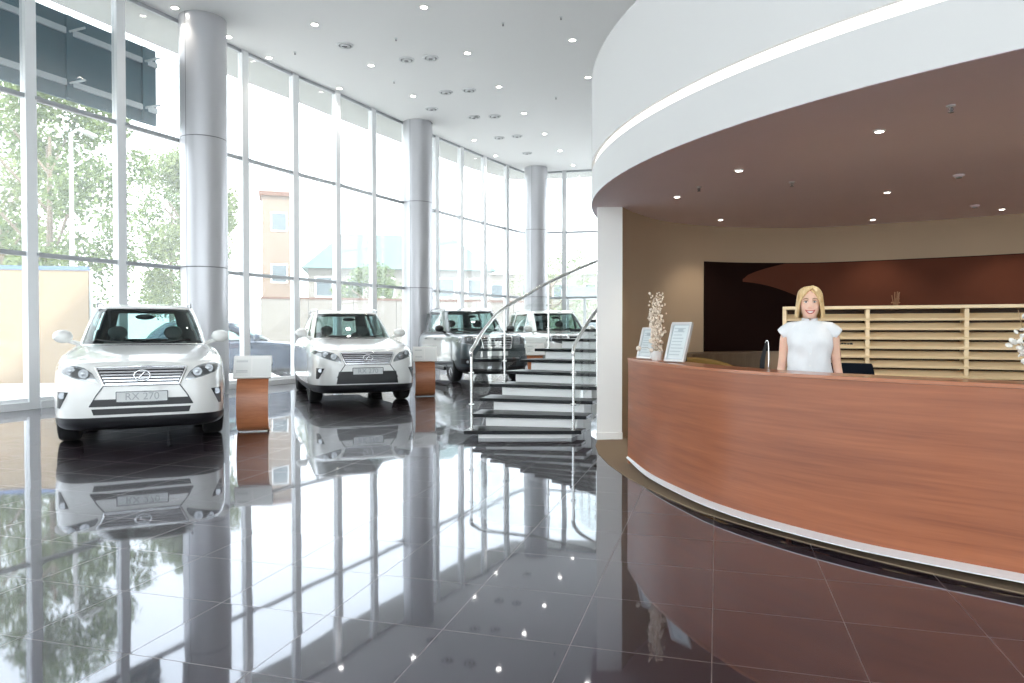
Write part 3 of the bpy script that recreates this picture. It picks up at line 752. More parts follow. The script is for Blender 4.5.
GX = dict(wb=2.79, wr=.385, rings=[
 (-.45,.26,.55,.26,3.4,.28,5,1.5),(-.70,.27,.80,.27,3.70,.32,6,1.5),(-.83,.34,.89,.31,3.84,.40,6.5,1.5),(-.875,.47,.925,.40,3.88,.50,7,1.5),
 (-.89,.62,.94,.55,3.90,.65,7,1.5),(-.87,.80,.94,.75,3.88,.85,7,1.5),(-.85,.98,.935,.95,3.87,1.0,6.5,1.5),(-.79,1.10,.92,1.07,3.86,1.08,6,1.5),
 (-.60,1.155,.90,1.12,3.85,1.12,5.5,1.5),(-.15,1.19,.87,1.155,3.84,1.15,5.5,1.6),(.46,1.22,.83,1.185,3.82,1.18,5,1.7),(.52,1.235,.825,1.20,3.815,1.195,5,1.8),
 (.84,1.50,.765,1.48,3.74,1.48,5,1.9),(1.14,1.735,.70,1.725,3.66,1.72,5,2.1),(1.22,1.775,.67,1.77,3.60,1.765,5,2.1),(1.6,1.835,.47,1.825,3.3,1.81,4,2.15),(2.15,1.845,.02,1.845,2.4,1.845,3,2.2)],
 glass=(11.12, 13.0), bp=1.58, dp=2.72, qp=3.60)
def se(t, n):
    s, c = math.sin(t), math.cos(t)
    return (abs(s)**(2/n), abs(c)**(2/n))
def ts(k):
    P = [(se(PI/2*i/4000, 6)) for i in range(4001)]
    L = [0]
    for i in range(1, 4001): L.append(L[-1]+math.hypot((P[i][0]-P[i-1][0])*1.1, (P[i][1]-P[i-1][1])*2.2))
    out = []; j = 0
    for q in range(k+1):
        s = L[-1]*q/k
        while j < 3999 and L[j+1] < s: j += 1
        out.append(PI/2*(j+(s-L[j])/max(1e-12, L[j+1]-L[j]))/4000)
    out[0] = 0; out[-1] = PI/2
    return out
QT = ts(30)
def cr1(v, i, t):
    a = v[i-1] if i > 0 else 2*v[0]-v[1]; b = v[i]; c = v[i+1]; d = v[i+2] if i+2 < len(v) else 2*v[-1]-v[-2]
    return .5*((2*b)+(c-a)*t+(2*a-5*b+4*c-d)*t*t+(3*b-a-3*c+d)*t**3)
def hull(S, per=4):
    K = S['rings']; rows = []
    for i in range(len(K)-1):
        for k in range(per): rows.append((i+k/per, [cr1([r[q] for r in K], i, k/per) for q in range(8)]))
    rows.append((len(K)-1, list(K[-1])))
    vs = []; nq = len(QT)-1; n = 4*nq
    for u, (yf, zf, w_, zs, yr, zr, ex, ym) in rows:
        for q in range(n):
            quad, r = divmod(q, nq)
            t = QT[r] if quad % 2 == 0 else QT[nq-r]
            s, c = se(t, ex)
            if quad == 0: x = w_*s; fr = True
            elif quad == 1: x = w_*s; fr = False
            elif quad == 2: x = -w_*s; fr = False
            else: x = -w_*s; fr = True
            y = ym-(ym-yf)*c if fr else ym+(yr-ym)*c
            z = zs+((zf if fr else zr)-zs)*c**1.6
            vs.append((x, y, z))
    fs = []; info = []
    for i in range(len(rows)-1):
        for j in range(n):
            fs.append((i*n+j, i*n+(j+1) % n, (i+1)*n+(j+1) % n, (i+1)*n+j)); info.append(rows[i][0]+.5/per)
    fs.append(tuple(range(n-1,-1,-1))); info.append(0)
    q = (len(rows)-1)*n; fs.append(tuple(q+j for j in range(n))); info.append(len(K)-1)
    return vs, fs, info
GLASS_NAMES = ('windshield', 'rear_window', 'side_window')
def car(S, name, label, paint, x, y, heading, cat='car', group=None, style='rx', zsc=1.0, text=None, detail=True, scale=1.0):
    root = thing(name, label, cat, (x, y, 0), math.atan2(heading[0], -heading[1]), group)
    root.scale = (scale,)*3
    wb, wr = S['wb'], S['wr']
    vs, fs, info = hull(S)
    vs = [(a, b, c*zsc if c < .3 else .3*zsc+(c-.3)*zsc) for a, b, c in vs]
    ws = zsc
    mi = []
    g0, g1 = S['glass']
    for f, u in zip(fs, info):
        cx = sum(vs[k][0] for k in f)/len(f); cy = sum(vs[k][1] for k in f)/len(f)
        m = 0
        if u < (3.0 if S is RX else 2.55): m = 2
        if g0 < u < g1:
            # half width of this ring
            kk = int(u); W = cr1([r[2] for r in S['rings']], kk, u-kk); ym = cr1([r[7] for r in S['rings']], kk, u-kk)
            yf = cr1([r[0] for r in S['rings']], kk, u-kk); yr = cr1([r[4] for r in S['rings']], kk, u-kk)
            if cy < ym and abs(cx) < .90*W and cy < yf+.42: m = 1
            elif cy > ym and abs(cx) < .66*W and cy > yr-.4: m = 3
            elif abs(cx) > .90*W:
                if yf+.52 < cy < S['bp']-.05 or S['bp']+.05 < cy < S['dp']-.05 or S['dp']+.05 < cy < min(S['qp'], yr-.28): m = 4
        mi.append(m)
    me = bpy.data.meshes.new('body'); me.from_pydata(vs, [], fs); me.update()
    mats = [paint, M['car_glass'], M['black'], M['car_glass'], M['car_glass'], M['black']]
    body = finish('body', me, mats, root, None, 0, mi)
    # wheel wells
    cut = MB()
    for sx in (-1, 1):
        for wy in (0, wb):
            cut.lathe([(wr+.035, sx*.56), (wr+.035, sx*1.2)], 40, (0, wy, wr), 'x')
    co_ = cut.build('well_cutter', [M['black']])
    md = body.modifiers.new('b', 'BOOLEAN'); md.operation = 'DIFFERENCE'; md.object = co_; md.solver = 'EXACT'; md.material_mode = 'INDEX'
    dg = bpy.context.evaluated_depsgraph_get(); dg.update()
    nm = bpy.data.meshes.new_from_object(body.evaluated_get(dg)); body.modifiers.clear(); body.data = nm
    bpy.data.objects.remove(co_)
    # inner faces of the wells are dark
    for p in nm.polygons:
        c = p.center
        for wy in (0, wb):
            d = math.hypot(c.y-wy, c.z-wr)
            if d < wr+.05 and abs(c.x) < .935 and (abs(p.normal.x) < .25 or abs(c.x) < .57) and abs(c.x) > .5 and d > .0:
                vd = Vector((0, wy-c.y, wr-c.z))
                if abs(c.x) < .57 or (vd.length > 0 and p.normal.dot(vd.normalized()) > .8): p.material_index = 2
    bm = bmesh.new(); bm.from_mesh(nm); bm.faces.ensure_lookup_table()
    tree = BVHTree.FromBMesh(bm)
    def part_of(idx, nme, sign=None, yr=None):
        b2 = bm.copy()
        dl = [f for f in b2.faces if not (f.material_index in idx and (sign is None or f.calc_center_median().x*sign > 0) and (yr is None or yr[0] < f.calc_center_median().y < yr[1]))]
        bmesh.ops.delete(b2, geom=dl, context='FACES')
        if not b2.faces: b2.free(); return None
        m2 = bpy.data.meshes.new(nme); b2.to_mesh(m2); b2.free(); return m2
    def add(nme, m2, mm, smooth=True):
        if m2 is None: return None
        keep_ = [p.material_index for p in m2.polygons]; m2.materials.clear()
        for q in (mm if isinstance(mm, list) else [mm]): m2.materials.append(q)
        if isinstance(mm, list): m2.polygons.foreach_set('material_index', keep_)
        else: m2.polygons.foreach_set('material_index', [0]*len(m2.polygons))
        o = bpy.data.objects.new(nme, m2); COL.objects.link(o); o.parent = root
        if smooth:
            m2.polygons.foreach_set('use_smooth', [True]*len(m2.polygons))
            m2.set_sharp_from_angle(angle=math.radians(32))
        return o
    add('windshield', part_of((1,), 'windshield'), M['car_glass'])
    add('rear_window', part_of((3,), 'rear_window'), M['car_glass'])
    for sg in (1, -1):
        for a, b in ((0, S['bp']), (S['bp'], S['dp']), (S['dp'], 9)):
            add('side_window', part_of((4,), 'side_window', sg, (a, b)), M['car_glass'])
    bd = part_of((0, 2, 5), 'body'); bpy.data.objects.remove(body)
    add('body', bd, [paint, paint, M['black'], paint, paint, M['black']])
    if detail:
        b2 = bm.copy(); zb_ = S['rings'][10][1]-.05
        bmesh.ops.delete(b2, geom=[f for f in b2.faces if f.material_index != 0 or f.calc_center_median().z < zb_], context='FACES')
        b2.normal_update()
        for v in b2.verts: v.co -= v.normal*.022
        m2 = bpy.data.meshes.new('cabin_lining'); b2.to_mesh(m2); b2.free(); add('cabin_lining', m2, M['cabin'])
    def fy(px, pz, back=False):
        h = tree.ray_cast(Vector((px, 8 if back else -4, pz)), Vector((0, -1 if back else 1, 0)))
        if h[0] is None:
            h = tree.find_nearest(Vector((px, 4 if back else -1, pz)))
        return h[0].y
    def patch(top, bot, off_=.004, nx=24, nz=6, back=False, thick=.03):
        T = resample([(p[0], p[1], 0) for p in top], nx); B = resample([(p[0], p[1], 0) for p in bot], nx)
        P = []; sg = 1 if back else -1
        for j in range(nz+1):
            row = []
            for i in range(nx+1):
                p = T[i].lerp(B[i], j/nz); row.append((p.x, fy(p.x, p.y, back)+sg*off_, p.y))
            P.append(row)
        m_ = MB(); m_.grid(P)
        loop = P[0]+[r[-1] for r in P[1:]]+P[-1][-2::-1]+[r[0] for r in P[-2:0:-1]]
        inner = [(p[0], p[1]-sg*thick, p[2]) for p in loop]
        n_ = len(loop); m_.add(loop+inner, [(i, (i+1) % n_, n_+(i+1) % n_, n_+i) for i in range(n_)])
        return m_
    def mir(pts, s): return [(p[0]*s, p[1]) for p in pts]
    def surf(pts, off_=.006, back=False): return [(px, fy(px, pz, back)+(off_ if back else -off_), pz) for px, pz in pts]
    def line(pts, r, off_=.004, per=6, n=6, back=False):
        m_ = MB(); q = resample([(a, b, 0) for a, b in pts], max(4, per*(len(pts)-1))); m_.tube(surf([(p.x, p.y) for p in q], off_, back), r, n); return m_
    gx = style == 'gx'
    if detail:
        if gx:
            gt, gb, g_top, g_bot = 1.135, .83, .40, .34
            hl_t = [(.44,1.13),(.56,1.145),(.70,1.13),(.83,1.10)]; hl_b = [(.43,.90),(.56,.905),(.70,.93),(.87,.97)]
        else:
            gt, gb, g_top, g_bot = .925, .725, .47, .385
            hl_t = [(.455,.79),(.50,.865),(.58,.925),(.72,.962),(.86,.975)]; hl_b = [(.455,.755),(.54,.775),(.64,.80),(.78,.845),(.885,.90)]
        # grille
        g = patch([(-g_top,gt),(g_top,gt)], [(-g_bot,gb),(g_bot,gb)], .006, 30, 8).build('grille', M['black'], root, smooth=40)
        bars = MB(); nb = 5 if gx else 6
        for i in range(nb):
            f = (i+.5)/nb; z = gt+(gb-gt)*f; hw = g_top+(g_bot-g_top)*f-.02
            q = patch([(-hw,z+.009),(hw,z+.009)], [(-hw,z-.009),(hw,z-.009)], .02, 24, 2, thick=.02); bars.add(q.v, q.f)
        bars.build('grille_bars', M['alloy'], g, smooth=40)
        fr = MB()
        for pts in ([(-g_top,gt),(0,gt+.004),(g_top,gt)], [(g_top,gt),(g_bot,gb)], [(g_bot,gb),(-g_bot,gb)], [(-g_bot,gb),(-g_top,gt)]):
            q = line(pts, .013, .012); fr.add(q.v, q.f)
        fr.build('grille_surround', M['chrome'], g, smooth=60)
        zc = (gt+gb)/2+.005; ye = fy(0, zc)-.04
        em = MB(); em.tube([(.082*math.cos(2*PI*i/32), ye, zc+.060*math.sin(2*PI*i/32)) for i in range(33)], .009, 8)
        em.tube([(.030,ye,zc+.042),(.0,ye,zc+.012),(-.032,ye,zc-.024),(-.030,ye,zc-.034)], .009, 8); em.tube([(-.034,ye,zc-.031),(.0,ye,zc-.032),(.062,ye,zc-.027)], .009, 8)
        em.tube([(-.078,ye,zc),(-.078,ye+.045,zc)], .006, 6); em.tube([(.078,ye,zc),(.078,ye+.045,zc)], .006, 6); em.tube([(0,ye,zc-.03),(0,ye+.045,zc-.03)], .006, 6)
        em.build('emblem', M['chrome'], g, smooth=50)
        for s in (1, -1):
            h = patch(mir(hl_t, s), mir(hl_b, s), .007, 24, 8).build('headlight', M['lamp_glass'], root, smooth=50)
            zz = 1.03 if gx else .865
            dk = patch(mir([(p[0]+.012,p[1]-.018) for p in hl_t[1:]], s), mir([(p[0]+.02,p[1]+.018) for p in hl_b[1:]], s), .011, 18, 6).build('bezel', M['lamp_dark'], h, smooth=50)
            m_ = MB()
            for lx, lz, r in (((.535,zz,.055),(.68,zz+.01,.045)) if gx else ((.585,.862,.050),(.715,.895,.046))):
                yy = fy(lx*s, lz)
                m_.lathe([(r,-.03),(r,-.012),(r*.8,-.022),(r*.5,-.030),(.001,-.033)], 20, (lx*s, yy-.004, lz), 'y')
            m_.build('lens', M['lamp_glass'], h, smooth=50)
            # fog lamps
            if gx:
                f_ = patch(mir([(.60,.56),(.84,.60)], s), mir([(.62,.45),(.84,.47)], s), .006, 10, 4).build('fog_recess', M['black'], root)
                fx, fz = .72, .52
            else:
                f_ = patch(mir([(.735,.655),(.855,.66)], s), mir([(.825,.47),(.86,.47)], s), .006, 10, 5).build('fog_recess', M['black'], root)
                fx, fz = .800, .618
            m_ = MB(); yy = fy(fx*s, fz); m_.lathe([(.036,-.02),(.036,0),(.028,-.004),(.001,-.006)], 18, (fx*s, yy-.008, fz), 'y'); m_.build('fog_lamp', M['lamp_glass'], f_, smooth=50)
        # lower intakes
        if gx:
            patch([(-.5,.56),(.5,.56)], [(-.46,.42),(.46,.42)], .005, 20, 4).build('lower_intake', M['black'], root)
            line([(-.55,.60),(.55,.60)], .008).build('bumper_trim', M['chrome'], root)
            pz0, pz1 = .655, .77
        elif style == 'rx2':
            patch([(-.50,.60),(.50,.60)], [(-.54,.385),(.54,.385)], .005, 24, 5).build('lower_intake', M['black'], root)
            pz0, pz1 = .545, .66
        else:
            li = patch([(-.495,.568),(.495,.568)], [(-.53,.487),(.53,.487)], .005, 24, 4).build('lower_intake', M['black'], root)
            patch([(-.51,.462),(.51,.462)], [(-.49,.395),(.49,.395)], .005, 24, 4).build('lower_slot', M['black'], root)
            pz0, pz1 = .535, .648
        if not gx:
            for s in (1, -1): line(mir([(.385,.725),(.47,.60),(.53,.49)], s), .007).build('bumper_crease', M['lamp_dark'], root)
        yp = min(fy(0, pz0), fy(.26, pz1), fy(0, pz1))-.012
        m_ = MB(); m_.box(-.262,.262,yp-.012,yp+.03,pz0,pz1); pl = m_.build('license_plate', M['plate'], root, bevel=.004)
        m_ = MB()
        for a, b, c, d in ((-.265,.265,pz0-.006,pz0+.004),(-.265,.265,pz1-.004,pz1+.006),(-.268,-.258,pz0,pz1),(.258,.268,pz0,pz1)): m_.box(a,b,yp-.016,yp+.02,c,d)
        m_.build('plate_frame', M['lamp_dark'], pl)
        if text:
            cu = bpy.data.curves.new('text', 'FONT'); cu.body = text; cu.size = .115; cu.align_x = 'CENTER'; cu.align_y = 'CENTER'; cu.extrude = .001
            to = bpy.data.objects.new('text', cu); COL.objects.link(to)
            dg = bpy.context.evaluated_depsgraph_get(); dg.update(); tm = bpy.data.meshes.new_from_object(to.evaluated_get(dg)); bpy.data.objects.remove(to)
            tm.transform(Matrix.Translation((0, yp-.0135, (pz0+pz1)/2)) @ Matrix.Rotation(PI/2, 4, 'X'))
            finish('lettering', tm, M['plate_ink'], pl, fix=False)
        # hood shut line and cowl, wipers
        zl = (1.145 if gx else .985)
        for s in (1, -1):
            m_ = MB(); zb = 1.25 if gx else 1.165
            q = [(s*(.04+.52*f), zb+.015+.045*f*f) for f in [i/6 for i in range(7)]]
            m_.tube([(p[0]+.0, fy(p[0], p[1])-.012, p[1]) for p in q], .008, 6); m_.build('wiper', M['black'], root)
        m_ = MB(); zc0 = 1.215 if gx else 1.125
        # rear lamps and tailgate plate
        for s in (1, -1):
            zt, zb = (1.12,.82) if gx else (1.06,.86)
            patch(mir([(.60,zt),(.84,zt)], s), mir([(.62,zb),(.86,zb)], s), .006, 10, 6, back=True).build('tail_light', M['red_lens'], root)
    # mirrors
    mz = (1.30 if gx else 1.265)*zsc; my = .82 if gx else .86
    for s in (1, -1):
        m_ = MB(); m_.ball((s*.965, my, mz), (.118,.085,.088), 16); m_.tube([(s*.76,my+.04,mz-.11),(s*.92,my,mz-.05)], .028, 8)
        mo = m_.build('side_mirror', paint if not gx or paint is M['white_car'] else M['black'], root, smooth=60)
        m_ = MB(); m_.box(s*.965-.09, s*.965+.09, my+.074, my+.088, mz-.06, mz+.06); m_.build('mirror_glass', M['chrome'], mo, bevel=.004)
    # handles, rails
    for s in (1, -1):
        for hy in (1.38, 2.42):
            zh = (.98 if not gx else 1.03)*zsc
            h = tree.ray_cast(Vector((s*3, hy, zh)), Vector((-s, 0, 0)))
            if h[0] is not None:
                m_ = MB(); m_.tube([(h[0].x, hy-.10, zh),(h[0].x+s*.035, hy-.07, zh),(h[0].x+s*.035, hy+.07, zh),(h[0].x, hy+.10, zh)], .013, 6); m_.build('door_handle', paint, root, smooth=60)
        rz = S['rings'][14][3]*zsc
        if detail:
            rx_ = .60 if not gx else .655
            m_ = MB(); m_.tube(crom([(s*rx_,1.42,rz+.00),(s*rx_,1.52,rz+.055),(s*rx_,2.2,rz+.075),(s*rx_,2.85,rz+.05),(s*rx_,2.95,rz-.005)], 5), .016, 8); m_.build('roof_rail', M['alloy'], root, smooth=60)
        # sill trim
        m_ = MB(); m_.box(s*.90-.04, s*.90+.04, wr+.10, wb-wr-.10, .26*zsc, .36*zsc); m_.build('sill_trim', M['black'] if gx else paint, root, bevel=.02)
    # wheels
    for s in (1, -1):
        for wy in (0, wb):
            cx = s*.80
            m_ = MB(); hw = .118
            m_.lathe([(wr*.66,-hw+.01),(wr*.75,-hw-.004),(wr*.93,-hw+.004),(wr-.008,-hw+.025),(wr,-hw+.06),(wr,hw-.06),(wr-.008,hw-.025),(wr*.93,hw-.004),(wr*.75,hw+.004),(wr*.66,hw-.01),(wr*.64,0)], 40, (cx, wy, wr), 'x', cap=False)
            wh = m_.build('wheel', M['tyre'], root, smooth=50)
            r0 = wr*.665
            m_ = MB(); f = s*(hw-.012)
            m_.lathe([(r0,f*-.8),(r0,f*.9),(r0*.93,f*.95),(r0*.9,f*.5),(r0*.88,-f*.5)], 40, (cx, wy, wr), 'x', cap=False)
            m_.lathe([(.001,f*.92),(.055,f*.92),(.065,f*.6),(.065,0)], 20, (cx, wy, wr), 'x')
            for k in range(5):
                for dd in (-.13, .13):
                    a_ = 2*PI*k/5+dd+.3; d_ = Vector((0, math.cos(a_), math.sin(a_))); t_ = Vector((0, -math.sin(a_), math.cos(a_)))
                    c0 = Vector((cx, wy, wr)); ring = []
                    for rr, wd in ((.05,.016),(r0*.95,.022)):
                        ring.append([c0+d_*rr+t_*wd+Vector((f*.9,0,0)), c0+d_*rr-t_*wd+Vector((f*.9,0,0)), c0+d_*rr-t_*wd+Vector((f*.55,0,0)), c0+d_*rr+t_*wd+Vector((f*.55,0,0))])
                    m_.rings(ring)
            m_.build('rim', M['alloy'], wh, smooth=35)
            m_ = MB(); m_.lathe([(.001,f*.1),(r0*.8,f*.1),(r0*.8,-f*.1),(.001,-f*.1)], 28, (cx, wy, wr), 'x'); m_.build('brake_disc', M['lamp_dark'], wh)
    # underbody and cabin
    m_ = MB(); m_.box(-.55,.55,-.6,3.4,.20,.34); m_.tube([(.3,.3,.22),(.3,3.5,.24)], .04, 8); m_.build('underbody', M['black'], root)
    if detail:
        zo = .12 if gx else 0
        m_ = MB(); m_.box(-.76,.76,.55,3.45,.42,.46); m_.box(-.76,-.73,.7,3.4,.46,1.06+zo); m_.box(.73,.76,.7,3.4,.46,1.06+zo); m_.build('cabin_floor', M['cabin'], root)
        m_ = MB(); m_.rings([[(x_,.62,.80+zo),(x_,.55,1.08+zo),(x_,.80,1.125+zo),(x_,1.02,1.05+zo),(x_,1.0,.80+zo)] for x_ in (-.74,.74)]); m_.build('dashboard', M['cabin'], root)
        for sx in (.37, -.37):
            m_ = MB(); m_.box(sx-.25, sx+.25, 1.15, 1.72, .48+zo, .66+zo); m_.rings([[(sx-w_,y0,z),(sx+w_,y0,z),(sx+w_,y0+.13,z),(sx-w_,y0+.13,z)] for w_, y0, z in ((.25,1.62,.6+zo),(.25,1.70,.85+zo),(.22,1.77,1.08+zo),(.17,1.80,1.19+zo))])
            sq = m_.build('seat', M['leather'], root, bevel=.03)
            m_ = MB(); m_.ball((sx, 1.85, 1.31+zo), (.13,.055,.10), 14); m_.tube([(sx-.05,1.85,1.15+zo),(sx-.05,1.85,1.3+zo)], .008, 6); m_.tube([(sx+.05,1.85,1.15+zo),(sx+.05,1.85,1.3+zo)], .008, 6); m_.build('headrest', M['leather'], sq, smooth=60)
        m_ = MB(); m_.box(-.68,.68,2.35,2.85,.5+zo,.68+zo); m_.rings([[(-w_,y0,z),(w_,y0,z),(w_,y0+.14,z),(-w_,y0+.14,z)] for w_, y0, z in ((.68,2.75,.6+zo),(.66,2.90,1.0+zo),(.64,2.93,1.1+zo))]); rs = m_.build('rear_seat', M['leather'], root, bevel=.03)
        for sx in (-.42, .42):
            m_ = MB(); m_.ball((sx, 3.0, 1.19+zo), (.12,.05,.08), 12); m_.build('headrest', M['leather'], rs, smooth=60)
        m_ = MB(); ctr = Vector((.37, 1.10, 1.02+zo)); R_ = Matrix.Rotation(math.radians(-65), 4, 'X')
        m_.tube([ctr+R_ @ Vector((.185*math.cos(2*PI*i/28), .185*math.sin(2*PI*i/28), 0)) for i in range(29)], .015, 8)
        for an in (0, PI, 1.5*PI): m_.tube([ctr, ctr+R_ @ Vector((.18*math.cos(an), .18*math.sin(an), 0))], .016, 6)
        m_.tube([ctr, ctr+Vector((0,-.2,-.08))], .03, 8); m_.build('steering_wheel', M['cabin'], root, smooth=60)
        m_ = MB(); m_.ball((0, S['rings'][13][0]+.03, S['rings'][13][1]-.115), (.125,.03,.04), 14); m_.build('rearview_mirror', M['black'], root, smooth=60)
    return root

car(RX, 'car', 'large white SUV with an RX 270 plate, parked in front of the thickest column', M['white_car'], -4.74, 9.26, (.44,-.898), style='rx', text='RX 270', scale=1.012)
car(RX, 'car', 'white SUV with a deep black lower intake, parked between the two wooden stands', M['white_car'], -2.97, 13.95, (.36,-.933), style='rx2', text='RX 270', scale=1.03)
car(GX, 'car', 'dark graphite off-road SUV between a column and the curved stairs', M['dark_car'], -.70, 19.1, (.35,-.937), style='gx', scale=1.07)
car(GX, 'car', 'boxy white off-road SUV behind the stair rails', M['white_car'], 1.72, 21.0, (.30,-.954), style='gx', scale=1.07)
car(RX, 'car', 'dark blue car parked outside behind the glass front', M['blue_car'], -6.5, 20.6, (.90,.43), style='rx', zsc=.92)
# ------------------------------------------------------------------ woman behind the desk
wm = thing('person', 'smiling woman with a blond bob and white cap-sleeved blouse standing behind the desk', 'person', (2.215, 5.36, .006), math.atan2(-.30, .95))
wm.rotation_euler.z = math.radians(-20)
def loft(mb, rows, n=24):
    """rows: z, rx, ry, cy, exponent"""
    R = []
    sm = [Vector(r[:4]) for r in rows]; per = 3
    def c4(i, t):
        p = [sm[max(0, i-1)], sm[i], sm[i+1], sm[min(len(sm)-1, i+2)]]
        return .5*((2*p[1])+(p[2]-p[0])*t+(2*p[0]-5*p[1]+4*p[2]-p[3])*t*t+(3*p[1]-p[0]-3*p[2]+p[3])*t**3)
    fine = [tuple(c4(i, k/per))+(rows[i][4]+(rows[i+1][4]-rows[i][4])*k/per,) for i in range(len(rows)-1) for k in range(per)]+[rows[-1]]
    for z, rx, ry, cy, ex in fine:
        ring = []
        for k in range(n):
            t = 2*PI*k/n; c, s = math.cos(t), math.sin(t)
            ring.append((rx*math.copysign(abs(c)**(2/ex), c), cy+ry*math.copysign(abs(s)**(2/ex), s), z))
        R.append(ring)
    mb.rings(R)
b = MB()
loft(b, [(.80,.150,.10,.01,2.2),(.88,.172,.118,.012,2.3),(.96,.160,.108,.005,2.2),(1.06,.130,.090,0,2.2),(1.16,.140,.100,-.004,2.2),(1.25,.142,.112,-.008,2.3),(1.33,.140,.098,0,2.4),(1.385,.125,.072,.012,2.3),(1.415,.105,.056,.016,2.2),(1.435,.058,.052,.016,2),(1.46,.05,.052,.012,2),(1.52,.048,.052,.006,2)])
# head: chin, jaw, cheeks, skull
loft(b, [(1.452,.020,.022,-.066,2),(1.460,.036,.042,-.052,2.1),(1.475,.048,.066,-.030,2.2),(1.495,.057,.080,-.016,2.3),(1.52,.063,.086,-.010,2.3),(1.55,.067,.090,-.004,2.2),(1.58,.070,.093,0,2.1),(1.61,.071,.093,.002,2),(1.64,.066,.086,.004,2),(1.662,.052,.068,.006,2),(1.676,.030,.040,.008,2),(1.681,.010,.012,.008,2)], 28)
b.rings([[(-.006,-.094,1.575),(.006,-.094,1.575),(.005,-.075,1.58),(-.005,-.075,1.58)], [(-.010,-.106,1.545),(.010,-.106,1.545),(.012,-.08,1.55),(-.012,-.08,1.55)], [(-.015,-.107,1.530),(.015,-.107,1.530),(.017,-.08,1.530),(-.017,-.08,1.530)], [(-.010,-.092,1.522),(.010,-.092,1.522),(.010,-.07,1.52),(-.010,-.07,1.52)]])
for s in (1, -1):
    b.ball((s*.030,-.082,1.588), (.020,.010,.008), 10); b.ball((s*.036,-.070,1.532), (.022,.016,.018), 12); b.ball((s*.072,.008,1.557), (.010,.018,.032), 10)
    # arms, hands
    b.tube([(s*.115,.01,1.385),(s*.150,.008,1.362),(s*.170,.012,1.29),(s*.182,.022,1.16),(s*.192,.028,1.09),(s*.205,.012,1.02),(s*.220,-.03,.90),(s*.224,-.055,.84)], .04, 14, radii=[.046,.045,.039,.034,.031,.031,.026,.022])
    b.rings([[(s*x+.0, y0, z),(s*x, y1, z),(s*(x-.022), y1, z),(s*(x-.022), y0, z)] for x, y0, y1, z in ((.234,-.075,-.04,.845),(.238,-.093,-.04,.80),(.238,-.100,-.035,.765),(.236,-.098,-.038,.750))])
    for k, ln in enumerate((.072,.082,.076,.060)):
        yy = -.092+.017*k; b.tube([(s*.227,yy,.765),(s*.226,yy-.004,.765-ln*.45),(s*.219,yy-.006,.765-ln*.8),(s*.212,yy-.006,.765-ln)], .008, 8, radii=[.0085,.0085,.008,.0065])
    b.tube([(s*.225,-.085,.81),(s*.218,-.108,.785),(s*.213,-.115,.755)], .009, 8, radii=[.011,.0095,.008])
    # legs, feet
    b.tube([(s*.085,.01,.86),(s*.088,.008,.70),(s*.083,.0,.48),(s*.083,.012,.36),(s*.08,.022,.22),(s*.078,.025,.075)], .06, 16, radii=[.085,.078,.054,.050,.044,.032])
    b.tube([(s*.078,.05,.045),(s*.082,-.03,.045),(s*.087,-.12,.030),(s*.09,-.165,.026)], .03, 12, radii=[.034,.036,.034,.022])
body = b.build('body', M['skin'], wm)
evaluated(body, [('REMESH', dict(mode='VOXEL', voxel_size=.0055, use_smooth_shade=True)), ('SMOOTH', dict(factor=.5, iterations=4))])
# eyes, brows, mouth
for s in (1, -1):
    e = MB(); e.ball((s*.029,-.0845,1.572), (.0135,.008,.0068), 14); eo = e.build('eye', M['eye'], wm, smooth=80)
    e = MB(); e.ball((s*.029,-.0905,1.572), (.0062,.003,.0062), 12); e.build('iris', M['iris'], eo, smooth=80)
    e = MB(); e.tube([(s*.014,-.0925,1.579),(s*.029,-.0945,1.5815),(s*.045,-.0875,1.577)], .0024, 6); e.build('eyelid_line', M['brow'], eo)
    e = MB(); e.tube([(s*.013,-.0945,1.592),(s*.028,-.0945,1.598),(s*.048,-.083,1.593)], .0028, 6); e.build('eyebrow', M['brow'], wm)
mt = MB()
mt.tube(crom([(-.032,-.086,1.513),(-.017,-.0995,1.5065),(0,-.1035,1.507),(.017,-.0995,1.5065),(.032,-.086,1.513)], 4), .0034, 8)
mt.tube(crom([(-.031,-.0855,1.511),(-.016,-.096,1.4925),(0,-.0985,1.4885),(.016,-.096,1.4925),(.031,-.0855,1.511)], 4), .0042, 8); lo = mt.build('lips', M['lip'], wm, smooth=60)
mt = MB(); mt.rings([[(x, y, 1.5075), (x, y, z1), (x, y+.008, z1), (x, y+.008, 1.5075)] for x, y, z1 in ((-.025,-.0905,1.503),(-.013,-.0985,1.4935),(0,-.1005,1.491),(.013,-.0985,1.4935),(.025,-.0905,1.503))]); mt.build('teeth', M['teeth'], lo)
# hair: a swept bob, open at the face
rows = [(1.694,.0,.0),(1.691,.030,.036),(1.681,.056,.066),(1.662,.077,.090),(1.640,.086,.104),(1.610,.092,.109),(1.580,.095,.110),(1.550,.098,.110),(1.520,.102,.110),(1.490,.105,.107),(1.463,.103,.102),(1.448,.095,.094)]
P = []; nA = 40
for i, (z, rx, ry) in enumerate(rows):
    half = [0,0,0,0,18,30,40,44,46,48,50,54][i]           # opening at the face, degrees from straight ahead
    row = []
    for k in range(nA+1):
        l = half if i < 4 else half*(1.15 if True else 1)
        a = math.radians(-90 + l + (360-2*l)*k/nA)
        wob = 1+.015*math.sin(k*2.1+i*.2)+.01*math.sin(k*5.3)
        x, y = rx*math.cos(a)*wob, .010+ry*math.sin(a)*wob
        zz = z-(.006*math.sin(k*3.1) if i == len(rows)-1 else 0)
        row.append((x, y, zz))
    P.append(row)
hm = MB(); hm.grid(P); hair = hm.build('hair', M['hair'], wm, smooth=80)
evaluated(hair, [('SOLIDIFY', dict(thickness=.016, offset=-1)), ('SUBSURF', dict(levels=2, render_levels=2))])
